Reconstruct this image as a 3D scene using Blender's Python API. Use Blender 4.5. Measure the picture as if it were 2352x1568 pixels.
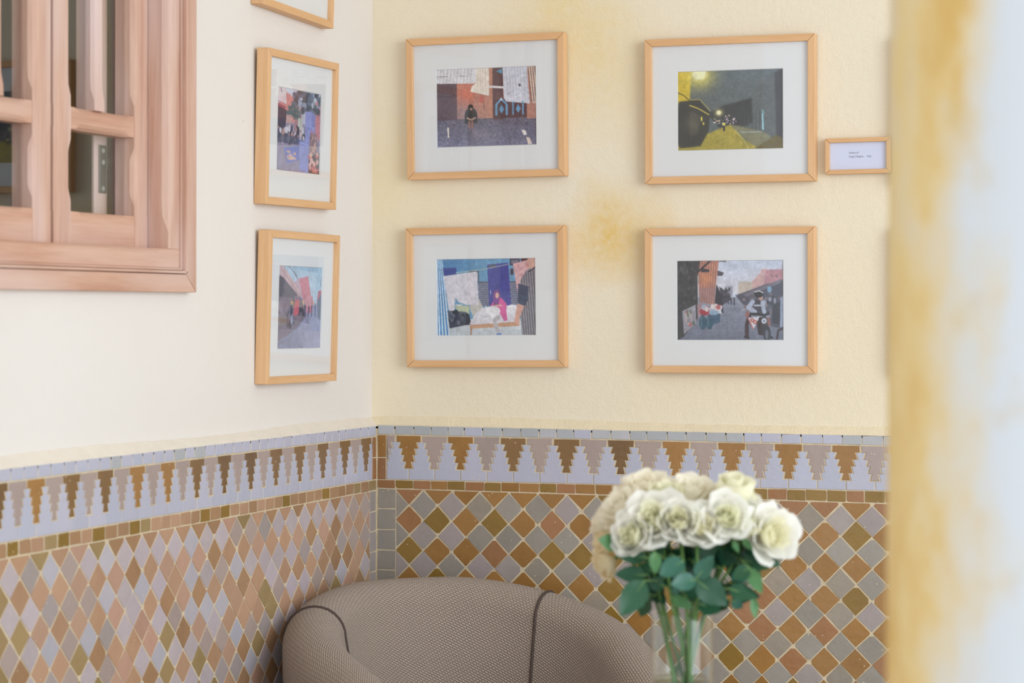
import bpy, math, random
import numpy as np
from mathutils import Vector, Matrix
random.seed(7)
for o in list(bpy.data.objects): bpy.data.objects.remove(o, do_unlink=True)
S = bpy.context.scene
COL = S.collection
PI = math.pi

# ------------------------------------------------------------------ camera
# corner of the two tiled walls is the origin: back wall runs along +X, left wall along -Y, room at +X -Y
cam = bpy.data.cameras.new('camera'); camo = bpy.data.objects.new('camera', cam); COL.objects.link(camo)
Rt = Vector((0.946467, 0.322789, 0.002905)); Dn = Vector((0.006833, -0.011037, -0.999916)); Fw = Vector((-0.322729, 0.946407, -0.012651))
m = Matrix((( Rt.x, -Dn.x, -Fw.x, 2.25709), (Rt.y, -Dn.y, -Fw.y, -5.57024), (Rt.z, -Dn.z, -Fw.z, 1.45), (0, 0, 0, 1)))
camo.matrix_world = m
cam.sensor_width = 36; cam.lens = 5703.4/2352*36
cam.dof.use_dof = True; cam.dof.focus_distance = 5.70; cam.dof.aperture_fstop = 4.4
cam.clip_start = .05
S.camera = camo
# ------------------------------------------------------------------ world, daylight, exposure
w = bpy.data.worlds.new('sky'); S.world = w; w.use_nodes = True
bg = w.node_tree.nodes['Background']; bg.inputs[0].default_value = (0.82, 0.91, 1.0, 1); bg.inputs[1].default_value = 1.2
def area(name, loc, target, sx, sy, power, col):
    l = bpy.data.lights.new(name, 'AREA'); l.shape = 'RECTANGLE'; l.size = sx; l.size_y = sy; l.energy = power; l.color = col
    o = bpy.data.objects.new(name, l); COL.objects.link(o); o.location = loc
    o.rotation_euler = (Vector(target)-Vector(loc)).to_track_quat('-Z', 'Y').to_euler()
    return o
area('courtyard_daylight', (5.2, -3.4, 2.1), (0.5, -0.2, 1.4), 2.6, 2.8, 95, (0.86, 0.93, 1.0))
S.view_settings.view_transform = 'Standard'; S.view_settings.look = 'None'
S.view_settings.exposure = 0.42; S.view_settings.gamma = 1.0; S.view_settings.use_curve_mapping = False

# ------------------------------------------------------------------ helpers
def s2l(c): c = c/255; return c/12.92 if c <= .04045 else ((c+.055)/1.055)**2.4
def lin(c): return (s2l(c[0]), s2l(c[1]), s2l(c[2]), 1)
def mesh(name, vs, fs, mat=None, parent=None, loc=(0, 0, 0), smooth=False, mats=None, midx=None, uv=None):
    me = bpy.data.meshes.new(name); me.from_pydata([tuple(v) for v in vs], [], fs); me.update()
    if mats:
        for q in mats: me.materials.append(q)
        if midx: me.polygons.foreach_set('material_index', midx)
    elif mat: me.materials.append(mat)
    if smooth: me.polygons.foreach_set('use_smooth', [True]*len(me.polygons))
    if uv:
        l = me.uv_layers.new(name='UVMap')
        for lp in me.loops: l.data[lp.index].uv = uv[lp.vertex_index]
    return ob(name, me, parent, loc)
def ob(name, me, parent=None, loc=(0, 0, 0)):
    o = bpy.data.objects.new(name, me); COL.objects.link(o); o.location = loc
    if parent: o.parent = parent
    return o
def empty(name, loc=(0, 0, 0)):
    o = bpy.data.objects.new(name, None); COL.objects.link(o); o.location = loc; o.empty_display_size = .05; return o
def tag(o, label=None, cat=None, group=None, kind=None):
    if label: o['label'] = label
    if cat: o['category'] = cat
    if group: o['group'] = group
    if kind: o['kind'] = kind
    return o
class MB:
    def __init__(s): s.v = []; s.f = []; s.uv = []
    def add(s, vs, fs):
        n = len(s.v); s.v += [tuple(v) for v in vs]; s.f += [tuple(i+n for i in f) for f in fs]; return s
    def box(s, a, b):
        x0, y0, z0 = a; x1, y1, z1 = b
        x0, x1 = min(x0, x1), max(x0, x1); y0, y1 = min(y0, y1), max(y0, y1); z0, z1 = min(z0, z1), max(z0, z1)
        return s.add([(x0,y0,z0),(x1,y0,z0),(x1,y1,z0),(x0,y1,z0),(x0,y0,z1),(x1,y0,z1),(x1,y1,z1),(x0,y1,z1)],
              [(3,2,1,0),(4,5,6,7),(0,1,5,4),(1,2,6,5),(2,3,7,6),(3,0,4,7)])
    def loops(s, L, closed=True, cap0=True, cap1=True, closed_path=False):
        n = len(L[0]); b = len(s.v)
        for l in L: s.v += [tuple(p) for p in l]
        m = len(L)
        for i in range(m if closed_path else m-1):
            i2 = (i+1) % m
            for j in range(n if closed else n-1):
                k = (j+1) % n
                s.f.append((b+i*n+j, b+i*n+k, b+i2*n+k, b+i2*n+j))
        if cap0 and closed and not closed_path: s.f.append(tuple(b+j for j in reversed(range(n))))
        if cap1 and closed and not closed_path: s.f.append(tuple(b+(m-1)*n+j for j in range(n)))
        return s
    def tube(s, pts, r, n=8):
        pts = [Vector(p) for p in pts]; L = []
        rs = r if isinstance(r, (list, tuple)) else [r]*len(pts)
        up = Vector((0.13, 0.21, 1)).normalized()
        for i, p in enumerate(pts):
            t = (pts[min(i+1, len(pts)-1)]-pts[max(i-1, 0)]).normalized()
            if abs(t.dot(up)) > .93: up = Vector((1, .2, .1)).normalized()
            a = t.cross(up).normalized(); c = t.cross(a).normalized()
            L.append([p+(a*math.cos(2*PI*k/n)+c*math.sin(2*PI*k/n))*rs[i] for k in range(n)])
        return s.loops(L)
    def lathe(s, prof, n=48, c=(0, 0)):
        L = [[(c[0]+r*math.cos(2*PI*k/n), c[1]+r*math.sin(2*PI*k/n), z) for k in range(n)] for r, z in prof]
        return s.loops(L, cap0=False, cap1=False)
    def build(s, name, mat, parent=None, loc=(0, 0, 0), smooth=False, bevel=0, seg=2, **k):
        o = mesh(name, s.v, s.f, mat, parent, loc, smooth, **k)
        if bevel:
            b = o.modifiers.new('bevel', 'BEVEL'); b.width = bevel; b.segments = seg; b.limit_method = 'ANGLE'; b.angle_limit = .6
        return o

# ------------------------------------------------------------------ materials
def nt(name):
    mt = bpy.data.materials.new(name); mt.use_nodes = True; t = mt.node_tree; t.nodes.clear()
    return mt, t
def N(t, typ, **k):
    n = t.nodes.new(typ)
    for a, v in k.items():
        if a == 'i':
            for key, val in v.items(): n.inputs[key].default_value = val
        else: setattr(n, a, v)
    return n
def link(t, a, b): t.links.new(a, b)
def mixc(t, f, a, b, mode='MIX'):
    n = N(t, 'ShaderNodeMix', data_type='RGBA', blend_type=mode)
    for sock, v in ((n.inputs[0], f), (n.inputs[6], a), (n.inputs[7], b)):
        if hasattr(v, 'links'): link(t, v, sock)
        else: sock.default_value = v
    return n.outputs[2]
def ramp(t, fac, stops):
    n = N(t, 'ShaderNodeValToRGB'); link(t, fac, n.inputs[0]); e = n.color_ramp.elements
    while len(e) < len(stops): e.new(.5)
    for q, (p, c) in zip(e, stops): q.position = p; q.color = c
    return n.outputs[0]
def math_(t, op, a, b=None, c=None, clamp=False):
    n = N(t, 'ShaderNodeMath', operation=op, use_clamp=clamp)
    for sock, v in zip(n.inputs, (a, b, c)):
        if v is None: continue
        if hasattr(v, 'links'): link(t, v, sock)
        else: sock.default_value = v
    return n.outputs[0]
def coords(t, kind='Object', scale=(1, 1, 1), rot=(0, 0, 0)):
    tc = N(t, 'ShaderNodeTexCoord'); mp = N(t, 'ShaderNodeMapping', i={'Scale': scale, 'Rotation': rot})
    link(t, tc.outputs[kind], mp.inputs[0]); return mp.outputs[0]
def geo_pos(t, scale=(1, 1, 1)):
    tc = N(t, 'ShaderNodeNewGeometry'); mp = N(t, 'ShaderNodeMapping', i={'Scale': scale}); link(t, tc.outputs['Position'], mp.inputs[0]); return mp.outputs[0]
def noise(t, co, sc, det=3, rough=.5):
    n = N(t, 'ShaderNodeTexNoise', i={'Scale': sc, 'Detail': det, 'Roughness': rough}); link(t, co, n.inputs['Vector']); return n.outputs['Fac']
def princ(t, col, rough=.5, spec=.5, normal=None, **k):
    p = N(t, 'ShaderNodeBsdfPrincipled'); o = N(t, 'ShaderNodeOutputMaterial'); link(t, p.outputs[0], o.inputs[0])
    if hasattr(col, 'links'): link(t, col, p.inputs['Base Color'])
    else: p.inputs['Base Color'].default_value = col
    if hasattr(rough, 'links'): link(t, rough, p.inputs['Roughness'])
    else: p.inputs['Roughness'].default_value = rough
    p.inputs['Specular IOR Level'].default_value = spec
    if normal is not None: link(t, normal, p.inputs['Normal'])
    for a, v in k.items(): p.inputs[a].default_value = v
    return p
def bump(t, h, strength=.3, dist=.002):
    b = N(t, 'ShaderNodeBump', i={'Strength': strength, 'Distance': dist}); link(t, h, b.inputs['Height']); return b.outputs[0]

def mat_plaster(name, base, warm, stains=(), bs=.35):
    mt, t = nt(name); co = geo_pos(t)
    n1 = noise(t, co, 1.3, 4, .6); n2 = noise(t, co, 220, 2, .6); n3 = noise(t, co, 55, 3)
    col = mixc(t, ramp(t, n1, [(.35, (0,0,0,1)), (.75, (1,1,1,1))]), lin(base), lin(warm))
    for (c, r, colr, amt) in stains:
        sp = N(t, 'ShaderNodeVectorMath', operation='DISTANCE', i={1: c})
        wob = N(t, 'ShaderNodeTexNoise', i={'Scale': 9.0, 'Detail': 4.0}); link(t, co, wob.inputs['Vector'])
        off = N(t, 'ShaderNodeVectorMath', operation='MULTIPLY_ADD', i={1: (.13, .13, .13)}); link(t, wob.outputs['Color'], off.inputs[0]); link(t, co, off.inputs[2])
        sub = N(t, 'ShaderNodeVectorMath', operation='SUBTRACT', i={1: (.065, .065, .065)}); link(t, off.outputs[0], sub.inputs[0])
        link(t, sub.outputs[0], sp.inputs[0])
        f = math_(t, 'SUBTRACT', 1, math_(t, 'DIVIDE', sp.outputs['Value'], r), clamp=True)
        f = math_(t, 'MULTIPLY', math_(t, 'MULTIPLY', f, math_(t, 'ADD', .35, n3)), amt, clamp=True)
        col = mixc(t, f, col, lin(colr))
    vo = N(t, 'ShaderNodeTexVoronoi', i={'Scale': 7.0}); link(t, co, vo.inputs['Vector'])
    spk = math_(t, 'LESS_THAN', vo.outputs['Distance'], .012)
    col = mixc(t, math_(t, 'MULTIPLY', spk, .5), col, lin((150, 110, 70)))
    h = math_(t, 'ADD', math_(t, 'MULTIPLY', n2, .5), n3)
    princ(t, col, .85, .25, bump(t, h, bs, .004)); return mt
def mat_glaze(name, c1, c2, c3, var=.16, rough=.22, spec=.5):
    """hand-made glazed tile: mottled colour, pin holes, small cream chips; every tile differs"""
    mt, t = nt(name); co = geo_pos(t); oi = N(t, 'ShaderNodeObjectInfo')
    n1 = noise(t, co, 22, 3, .6); n2 = noise(t, co, 420, 2); n4 = noise(t, co, 60, 3)
    col = mixc(t, ramp(t, n1, [(.35, (0,0,0,1)), (.68, (1,1,1,1))]), lin(c1), lin(c2))
    rnd = oi.outputs['Random']
    col = mixc(t, math_(t, 'MULTIPLY', rnd, .75), col, lin(c3))
    hs = N(t, 'ShaderNodeHueSaturation'); link(t, col, hs.inputs['Color'])
    r2 = math_(t, 'FRACT', math_(t, 'MULTIPLY', rnd, 37.7))
    link(t, math_(t, 'ADD', 1-var/2, math_(t, 'MULTIPLY', r2, var)), hs.inputs['Value'])
    col = hs.outputs[0]
    vo = N(t, 'ShaderNodeTexVoronoi', i={'Scale': 130.0}); link(t, co, vo.inputs['Vector'])
    pin = math_(t, 'MULTIPLY', math_(t, 'LESS_THAN', vo.outputs['Distance'], .09), math_(t, 'GREATER_THAN', n4, .52))
    col = mixc(t, math_(t, 'MULTIPLY', pin, .5), col, lin((70, 58, 45)))
    v2 = N(t, 'ShaderNodeTexVoronoi', i={'Scale': 70.0}); link(t, co, v2.inputs['Vector'])
    chip = math_(t, 'MULTIPLY', math_(t, 'LESS_THAN', v2.outputs['Distance'], .11), math_(t, 'GREATER_THAN', n1, .57))
    col = mixc(t, math_(t, 'MULTIPLY', chip, .7), col, lin((225, 205, 175)))
    h = math_(t, 'ADD', math_(t, 'MULTIPLY', n4, 1.0), math_(t, 'MULTIPLY', n2, .06))
    princ(t, col, rough, spec, bump(t, h, .25, .003)); return mt
def mat_wood(name, c1, c2, axis, fine=1., rough=.5, spec=.4, knots=False, wash=None):
    mt, t = nt(name)
    sc = [38*fine]*3; sc[axis] = 2.2*fine
    co = coords(t, 'Object', tuple(sc)); oi = N(t, 'ShaderNodeObjectInfo')
    add = N(t, 'ShaderNodeVectorMath', operation='ADD'); link(t, co, add.inputs[0])
    cmb = N(t, 'ShaderNodeCombineXYZ'); r = math_(t, 'MULTIPLY', oi.outputs['Random'], 40)
    for k in range(3): link(t, r, cmb.inputs[k])
    link(t, cmb.outputs[0], add.inputs[1]); co = add.outputs[0]
    n1 = noise(t, co, 1.0, 4, .65); n2 = noise(t, co, 4.5, 2, .6)
    g = math_(t, 'ADD', math_(t, 'MULTIPLY', n1, .7), math_(t, 'MULTIPLY', n2, .3))
    col = ramp(t, g, [(.3, lin(c2)), (.62, lin(c1))])
    if wash:
        sc2 = [9, 9, 9]; sc2[axis] = 1.6
        n3 = noise(t, coords(t, 'Object', tuple(sc2)), 1.0, 3)
        col = mixc(t, ramp(t, n3, [(.42, (0,0,0,1)), (.7, (.8,.8,.8,1))]), col, lin(wash))
    princ(t, col, rough, spec, bump(t, n2, .15, .001)); return mt
def mat_plain(name, c, rough=.5, spec=.5, var=0.0, nsc=20, metal=0., bmp=0., bsc=200):
    mt, t = nt(name); co = coords(t)
    col = lin(c)
    if var:
        d = tuple(max(0, x*(1-var)) for x in c)
        col = mixc(t, noise(t, co, nsc, 4), lin(c), lin(d))
    princ(t, col, rough, spec, bump(t, noise(t, co, bsc, 2), bmp, .002) if bmp else None, Metallic=metal); return mt
def mat_glass(name, r0=.045, tint=(1, 1, 1), rough=0.0):
    """thin clear glass: every surface reflects more the more it is seen edge-on (Schlick), the rest passes straight through"""
    mt, t = nt(name); lw = N(t, 'ShaderNodeLayerWeight', i={'Blend': .5})
    f = math_(t, 'ADD', r0, math_(t, 'MULTIPLY', math_(t, 'POWER', lw.outputs['Facing'], 5), 1-r0), clamp=True)
    tr = N(t, 'ShaderNodeBsdfTransparent', i={'Color': (*tint, 1)}); gl = N(t, 'ShaderNodeBsdfGlossy', i={'Roughness': rough, 'Color': (1, 1, 1, 1)})
    mx = N(t, 'ShaderNodeMixShader'); link(t, f, mx.inputs[0]); link(t, tr.outputs[0], mx.inputs[1]); link(t, gl.outputs[0], mx.inputs[2])
    o = N(t, 'ShaderNodeOutputMaterial'); link(t, mx.outputs[0], o.inputs[0]); return mt
def mat_thin(name, c, c2, trans=.3, rough=.5, spec=.3, nsc=40, by_object=.6):
    """petals and leaves: diffuse plus light shining through"""
    mt, t = nt(name); co = coords(t); oi = N(t, 'ShaderNodeObjectInfo')
    f = math_(t, 'ADD', math_(t, 'MULTIPLY', oi.outputs['Random'], by_object), math_(t, 'MULTIPLY', noise(t, co, nsc, 2), 1-by_object))
    col = mixc(t, f, lin(c), lin(c2))
    p = N(t, 'ShaderNodeBsdfPrincipled', i={'Roughness': rough, 'Specular IOR Level': spec}); link(t, col, p.inputs['Base Color'])
    tl = N(t, 'ShaderNodeBsdfTranslucent'); link(t, col, tl.inputs[0])
    mx = N(t, 'ShaderNodeMixShader', i={0: trans}); link(t, p.outputs[0], mx.inputs[1]); link(t, tl.outputs[0], mx.inputs[2])
    o = N(t, 'ShaderNodeOutputMaterial'); link(t, mx.outputs[0], o.inputs[0]); return mt
def mat_attr(name, rough=.35, spec=.3):
    mt, t = nt(name); a = N(t, 'ShaderNodeAttribute', attribute_name='print'); princ(t, a.outputs['Color'], rough, spec); return mt

MT = {}
MT['plaster_back'] = mat_plaster('ochre cream plaster', (238, 224, 196), (236, 226, 206),
    [((0.61, 0, 1.625), .16, (228, 188, 96), .9), ((0.56, 0, 2.03), .22, (234, 204, 130), .55), ((0.47, 0, 2.16), .2, (234, 206, 134), .5), ((0.02, 0, 1.75), .22, (236, 210, 146), .4)])
MT['plaster_left'] = mat_plaster('daylit cream plaster', (229, 221, 213), (231, 224, 217), bs=.2)  # cool daylight on this wall put into the plaster's paler colour
MT['grout'] = mat_plain('cream grout', (236, 216, 182), .9, .2, .22, 60, bmp=.6, bsc=500)
MT['fillet'] = mat_plain('rough cream fillet', (238, 222, 190), .9, .2, .06, 30, bmp=.7, bsc=160)
MT['fillet_pale'] = mat_plain('rough pale fillet', (234, 223, 208), .9, .2, .05, 30, bmp=.7, bsc=160)  # left copy of the fillet, paled along with the daylit wall colour
MT['ochre'] = mat_glaze('ochre brown glaze', (158, 114, 58), (146, 104, 52), (162, 119, 70))
MT['olive'] = mat_glaze('olive glaze', (142, 110, 50), (130, 102, 46), (150, 116, 58))
MT['rust'] = mat_glaze('rust glaze', (156, 109, 70), (146, 102, 62), (162, 116, 82))
MT['grey'] = mat_glaze('grey green glaze', (154, 144, 131), (143, 135, 124), (157, 149, 140))
MT['lilac'] = mat_glaze('lilac grey glaze', (164, 151, 145), (154, 143, 137), (168, 154, 152))
MT['stone'] = mat_glaze('warm grey glaze', (152, 140, 125), (164, 149, 130), (144, 135, 122))
MT['blue'] = mat_glaze('pale blue glaze', (186, 184, 199), (190, 187, 200), (180, 182, 198), .06)
MT['bluegrey'] = mat_glaze('blue grey glaze', (180, 179, 181), (187, 184, 187), (172, 176, 178), .12)
MT['darkbrown'] = mat_glaze('dark brown glaze', (114, 86, 56), (126, 96, 62), (138, 104, 64))
MT['pink'] = mat_glaze('pinkish grey glaze', (170, 152, 145), (164, 147, 140), (176, 156, 146), .08)
MT['tan'] = mat_glaze('tan sheen glaze', (180, 142, 112), (170, 132, 102), (190, 152, 126))  # from here to skygrey: left-wall glazes, cool grazing sheen painted in as paler colour
MT['rose_tile'] = mat_glaze('rosy tan sheen glaze', (190, 150, 130), (182, 142, 122), (186, 152, 128))
MT['umber'] = mat_glaze('umber sheen glaze', (164, 126, 92), (154, 118, 86), (172, 136, 104))
MT['khaki'] = mat_glaze('khaki sheen glaze', (154, 132, 92), (146, 122, 82), (164, 138, 98))
MT['mauve'] = mat_glaze('mauve sheen glaze', (186, 172, 172), (176, 163, 164), (188, 174, 182))
MT['skygrey'] = mat_glaze('sky sheen glaze', (180, 174, 180), (186, 178, 184), (174, 172, 182), .1)
MT['beech_h'] = mat_wood('beech along', (226, 180, 132), (212, 163, 112), 0, 1.4, .45)
MT['beech_v'] = mat_wood('beech upright', (228, 184, 138), (214, 166, 116), 2, 1.4, .45)
MT['pine_v'] = mat_wood('washed pine upright', (214, 176, 156), (190, 146, 126), 2, 1., .6, .3, wash=(224, 202, 196))
MT['pine_h'] = mat_wood('washed pine level', (214, 172, 148), (190, 142, 118), 1, 1., .6, .3, wash=(218, 190, 178))
MT['mat'] = mat_plain('mat board', (226, 226, 226), .8, .2, .02, 4)
MT['paper'] = mat_plain('label paper', (214, 216, 236), .8, .2, .03, 20)
MT['ink'] = mat_plain('black ink', (52, 50, 62), .7, .2)
MT['backing'] = mat_plain('brown backing board', (120, 90, 64), .8, .2)
MT['print'] = mat_attr('photo print')
MT['pane'] = mat_glass('picture glass', .022)
MT['winpane'] = mat_glass('window glass', .05)
MT['vaseglass'] = mat_glass('vase glass', .04, (.97, .98, .97))
MT['water'] = mat_glass('vase water', .01, (.92, .96, .86))
MT['steel'] = mat_plain('zinc plate', (150, 152, 148), .4, .5, .15, 60, .8)
MT['screw'] = mat_plain('bright screw', (215, 222, 215), .3, .5, 0, 1, .6)
MT['floor'] = mat_plain('pale stone floor', (206, 194, 180), .5, .4, .15, 5)
MT['ceil'] = mat_plain('white ceiling', (238, 234, 226), .9, .2)
MT['dark'] = mat_plain('dim plaster', (58, 50, 40), .9, .1)  # low light behind the window put into this dark colour

# ------------------------------------------------------------------ the setting
fl = MB().box((-.3, -8, -.1), (6.2, .3, 0)).build('floor', MT['floor']); tag(fl, 'pale stone floor under the armchair', kind='structure')
ce = MB().box((-.3, -4.2, 3.0), (3.3, .3, 3.15)).build('ceiling', MT['ceil']); tag(ce, 'white plaster ceiling over the tiled corner', kind='structure')
wb = MB().box((0, 0, 0), (3.3, .3, 3.0)).build('wall_back', MT['plaster_back']); tag(wb, 'ochre cream plaster wall hung with four large framed photographs', kind='structure')
WS0, WS1, WZ0, WZ1 = 1.03, 1.95, 1.505, 2.46
mb = MB().box((-.3, -WS0, 0), (0, .3, 3.0)).box((-.3, -4.2, 0), (0, -WS1, 3.0)).box((-.3, -WS1, 0), (0, -WS0, WZ0)).box((-.3, -WS1, WZ1), (0, -WS0, 3.0))
wl = mb.build('wall_left', MT['plaster_left']); tag(wl, 'daylit cream plaster wall with the wooden window', kind='structure')
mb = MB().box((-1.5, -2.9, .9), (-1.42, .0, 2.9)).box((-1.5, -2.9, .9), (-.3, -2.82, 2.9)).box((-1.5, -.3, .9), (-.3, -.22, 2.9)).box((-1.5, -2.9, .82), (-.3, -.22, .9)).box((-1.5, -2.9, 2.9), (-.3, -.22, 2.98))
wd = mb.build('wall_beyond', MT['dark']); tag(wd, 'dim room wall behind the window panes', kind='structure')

# ---- zellige dado
def clip(poly, axis, val, keep_less):
    out = []
    for i in range(len(poly)):
        a, b = poly[i], poly[(i+1) % len(poly)]
        ia = (a[axis] <= val) == keep_less; ib = (b[axis] <= val) == keep_less
        if ia: out.append(a)
        if ia != ib:
            k = (val-a[axis])/(b[axis]-a[axis]); out.append((a[0]+(b[0]-a[0])*k, a[1]+(b[1]-a[1])*k))
    return out
def parea(p): return sum(p[i][0]*p[(i+1) % len(p)][1]-p[(i+1) % len(p)][0]*p[i][1] for i in range(len(p)))/2
def inset(p, d):
    if parea(p) < 0: p = p[::-1]
    n = len(p); out = []
    for i in range(n):
        a, b, c = Vector(p[i-1]), Vector(p[i]), Vector(p[(i+1) % n])
        e1 = (b-a).normalized(); e2 = (c-b).normalized()
        n1 = Vector((-e1.y, e1.x)); n2 = Vector((-e2.y, e2.x)); k = n1+n2
        k = k/max(.35, k.dot(n1)) if k.length > 1e-6 else n1
        out.append((b.x+k.x*d, b.y+k.y*d))
    return p, out
def tile_geo(poly, back, base, face, rng, tilt=.0004):
    """tile polygon in wall coordinates (u along wall, z up) -> 3D verts: base ring, shoulder ring, face ring"""
    p, q = inset(poly, .0006); n = len(p)
    cu = sum(a[0] for a in p)/n; cz = sum(a[1] for a in p)/n
    tu, tz, d0 = rng.uniform(-1, 1)*tilt/.03, rng.uniform(-1, 1)*tilt/.03, rng.uniform(-.0002, .0004)
    hgt = lambda a: face+d0+(a[0]-cu)*tu+(a[1]-cz)*tz
    R3 = []
    for a in p: R3.append((a[0], a[1], base))
    for a in p: R3.append((a[0], a[1], hgt(a)-.0006))
    for a in q: R3.append((a[0], a[1], hgt(a)))
    vs = [(u, -o, z) if back else (o, -u, z) for u, z, o in R3]
    fs = []
    for r in (0, n):
        for i in range(n):
            j = (i+1) % n; fs.append((r+i, r+j, r+n+j, r+n+i))
    fs.append(tuple(range(2*n, 3*n)))
    if not back: fs = [tuple(reversed(f)) for f in fs]
    c = (cu, -base, cz) if back else (base, -cu, cz)
    return vs, fs, c
def chipped(poly, rng, j, cut=.0):
    """hand-cut outline: corners moved a little and now and then nibbled off"""
    out = []
    n = len(poly)
    for i in range(n):
        a = poly[i]; b = (a[0]+rng.uniform(-j, j), a[1]+rng.uniform(-j, j))
        if cut and rng.random() < .28:
            c = rng.uniform(.3, 1)*cut; pa, pb = Vector(poly[i-1]), Vector(poly[(i+1) % n]); v = Vector(b)
            l1, l2 = (pa-v).length, (pb-v).length
            if min(l1, l2) > 3*c: out += [tuple(v+(pa-v)/l1*c), tuple(v+(pb-v)/l2*c)]; continue
        out.append(b)
    return out
def dado(back):
    rng = random.Random(11 if back else 23)
    base, face = (.0110, .0122) if back else (.0168, .0180)
    u0 = .0195 if back else .0150                      # where the two faces meet
    umax = 1.9 if back else 2.6
    useen = 1.30 if back else 1.80
    wall = wb if back else wl
    cor = .012 if back else .018
    bx = MB()
    if back: bx.box((0, 0, .10), (3.3, -base, 1.169))
    else: bx.box((0, 0, .10), (base, -4.2, 1.169))
    bed = bx.build('tile_bed', MT['grout'], wall)
    bed['label'] = 'mosaic tile dado set in cream grout'
    stuff = {}
    def put(name, poly, mat, seen=True):
        vs, fs, c = tile_geo(poly, back, base-.001, face, rng)
        if seen:
            mesh(name, [(a[0]-c[0], a[1]-c[1], a[2]-c[2]) for a in vs], fs, MT[mat], bed, c)
        else: stuff.setdefault(mat, MB()).add(vs, fs)
    lerp = lambda u, a, b: a+(b-a)*min(u, 1.8)/(1.26 if back else 1.72)
    ztop = lambda u: lerp(u, 1.1732, 1.1698) if back else 1.1706
    z2 = lambda u: lerp(u, 1.1494, 1.1466) if back else lerp(u, 1.1448, 1.1462)
    z3 = lambda u: lerp(u, 1.0408, 1.0445) if back else 1.0406
    z4 = lambda u: lerp(u, 1.0200, 1.0172) if back else lerp(u, 1.0150, 1.0128)
    g = .0014
    def course(name, za, zb, wmin, wmax, pick, start=u0):
        u = start
        while u < umax:
            wd_ = rng.uniform(wmin, wmax); v = u+wd_
            dz = rng.uniform(-.0006, .0006)
            gu = g if back else g*1.7
            p = [(u+gu, zb(u)+g+dz), (v-gu*.7, zb(v)+g+dz), (v-gu*.7, za(v)-g+dz*.5), (u+gu, za(u)-g+dz*.5)]
            put(name, chipped(p, rng, .0006, .004 if name == 'border_tile' else 0), pick(u), u < useen); u = v
    course('capping_tile', ztop, z2, .040, .050, lambda u: rng.choice(['bluegrey', 'bluegrey', 'blue', 'bluegrey'] if back else ['blue', 'bluegrey', 'blue']))
    # first capping tile, corner strips
    course('border_tile', z3, z4, .041, .050, lambda u: rng.choice(['ochre', 'olive', 'rust', 'olive'] if back else ['umber', 'tan', 'khaki', 'umber', 'olive', 'tan']))
    # stepped merlon band
    P, c0 = (.0663, .1003) if back else (.0650, .0800)
    sb = .0430 if back else .0385
    zm = 1.094
    for za, zb in ((z2, lambda u: zm), (lambda u: zm, z3)):
        put('corner_tile', chipped([(u0+g, zb(u0)+g), (sb-g, zb(sb)+g), (sb-g, za(sb)-g), (u0+g, za(u0)-g)], rng, .0006), 'ochre' if za is z2 and back else 'rust', True)
    prof = [(.0318, 0), (.0318, .0145), (.0205, .0146), (.0256, .0300), (.0152, .0301), (.0195, .0455), (.0112, .0456), (.0152, .0610), (.0068, .0611), (.0106, .0770)]
    k = -1
    while True:
        c = c0+k*P
        if c-P > umax: break
        zt = z2(c)-.0016; zb = z3(c)+.0016
        jit = [(h-.0010+rng.uniform(-.0007, .0007), d*1.01+rng.uniform(-.0004, .0004)) for h, d in prof]
        seen = c < useen
        right = [(c+h, zt-d) for h, d in jit]; left_ = [(c-h, zt-d) for h, d in jit]
        poly = left_[::-1] + right
        poly = [p for p in poly]
        cp = clip(poly, 0, sb+g, False) if c-.0318 < sb+g else poly
        if len(cp) > 3 and c+.0318 > sb+.006:
            mname = ('darkbrown' if k % 2 == 0 else 'pink')
            if mname == 'darkbrown' and rng.random() < .35: mname = 'ochre' if rng.random() < .6 else 'rust'
            put('stepped_tile', cp, mname, seen)
        # pale blue upright merlon between this tree and the next
        c2 = c+P; gp = .0032; zt2 = z2(c2)-.0012
        a = [(c+h+gp, zt-d-(.0012 if i % 2 == 0 else .0004)) for i, (h, d) in enumerate(jit)][2:]
        b = [(c2-h-gp, zt2-d*1.01-(.0012 if i % 2 == 0 else .0004)) for i, (h, d) in enumerate(prof)][2:]
        tipz = zt-.0777-.0022
        poly = [(c+.0013, zb), (c2-.0013, z3(c2)+.0016), (c2-.0013, tipz)] + [(b[-1][0], tipz)] + b[::-1][:] + a + [(a[-1][0], tipz), (c+.0013, tipz)]
        # (b climbs its tree on the right, a comes down the tree on the left)
        cp = clip(poly, 0, sb+g, False) if c < sb+.01 else poly
        if len(cp) > 3 and c2 > sb+.02: put('merlon_tile', cp, 'blue', seen)
        k += 1
    # upright strip in the corner
    sc_ = .0680 if back else .0555
    z = z4(u0)-.0004; i = 0
    while z > .14:
        h = rng.uniform(.0475, .0505); zb = z-h
        put('corner_tile', chipped([(u0+g, zb+g), (sc_-g, zb+g), (sc_-g, z-g), (u0+g, z-g)], rng, .0007), rng.choice(['grey', 'stone', 'grey']) if back else rng.choice(['lilac', 'bluegrey', 'lilac']), z > .55)
        z = zb
    # diamonds
    P, c0 = (.0722, .1386) if back else (.0717, .0832)
    ztp = lambda u: lerp(u, 1.0185, 1.0120) if back else lerp(u, 1.0175, 1.0085)
    V = .0722 if back else .0706
    fam = (['ochre', 'ochre', 'rust', 'olive', 'ochre'], ['grey', 'lilac', 'stone', 'grey', 'lilac']) if back else (['tan', 'umber', 'tan', 'rose_tile', 'umber', 'khaki', 'tan', 'rose_tile'], ['mauve', 'lilac', 'mauve', 'skygrey', 'mauve', 'pink', 'mauve'])  # left palette carries the pinkish lilac sheen in its colours
    gh = .0023
    j = 0
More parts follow.
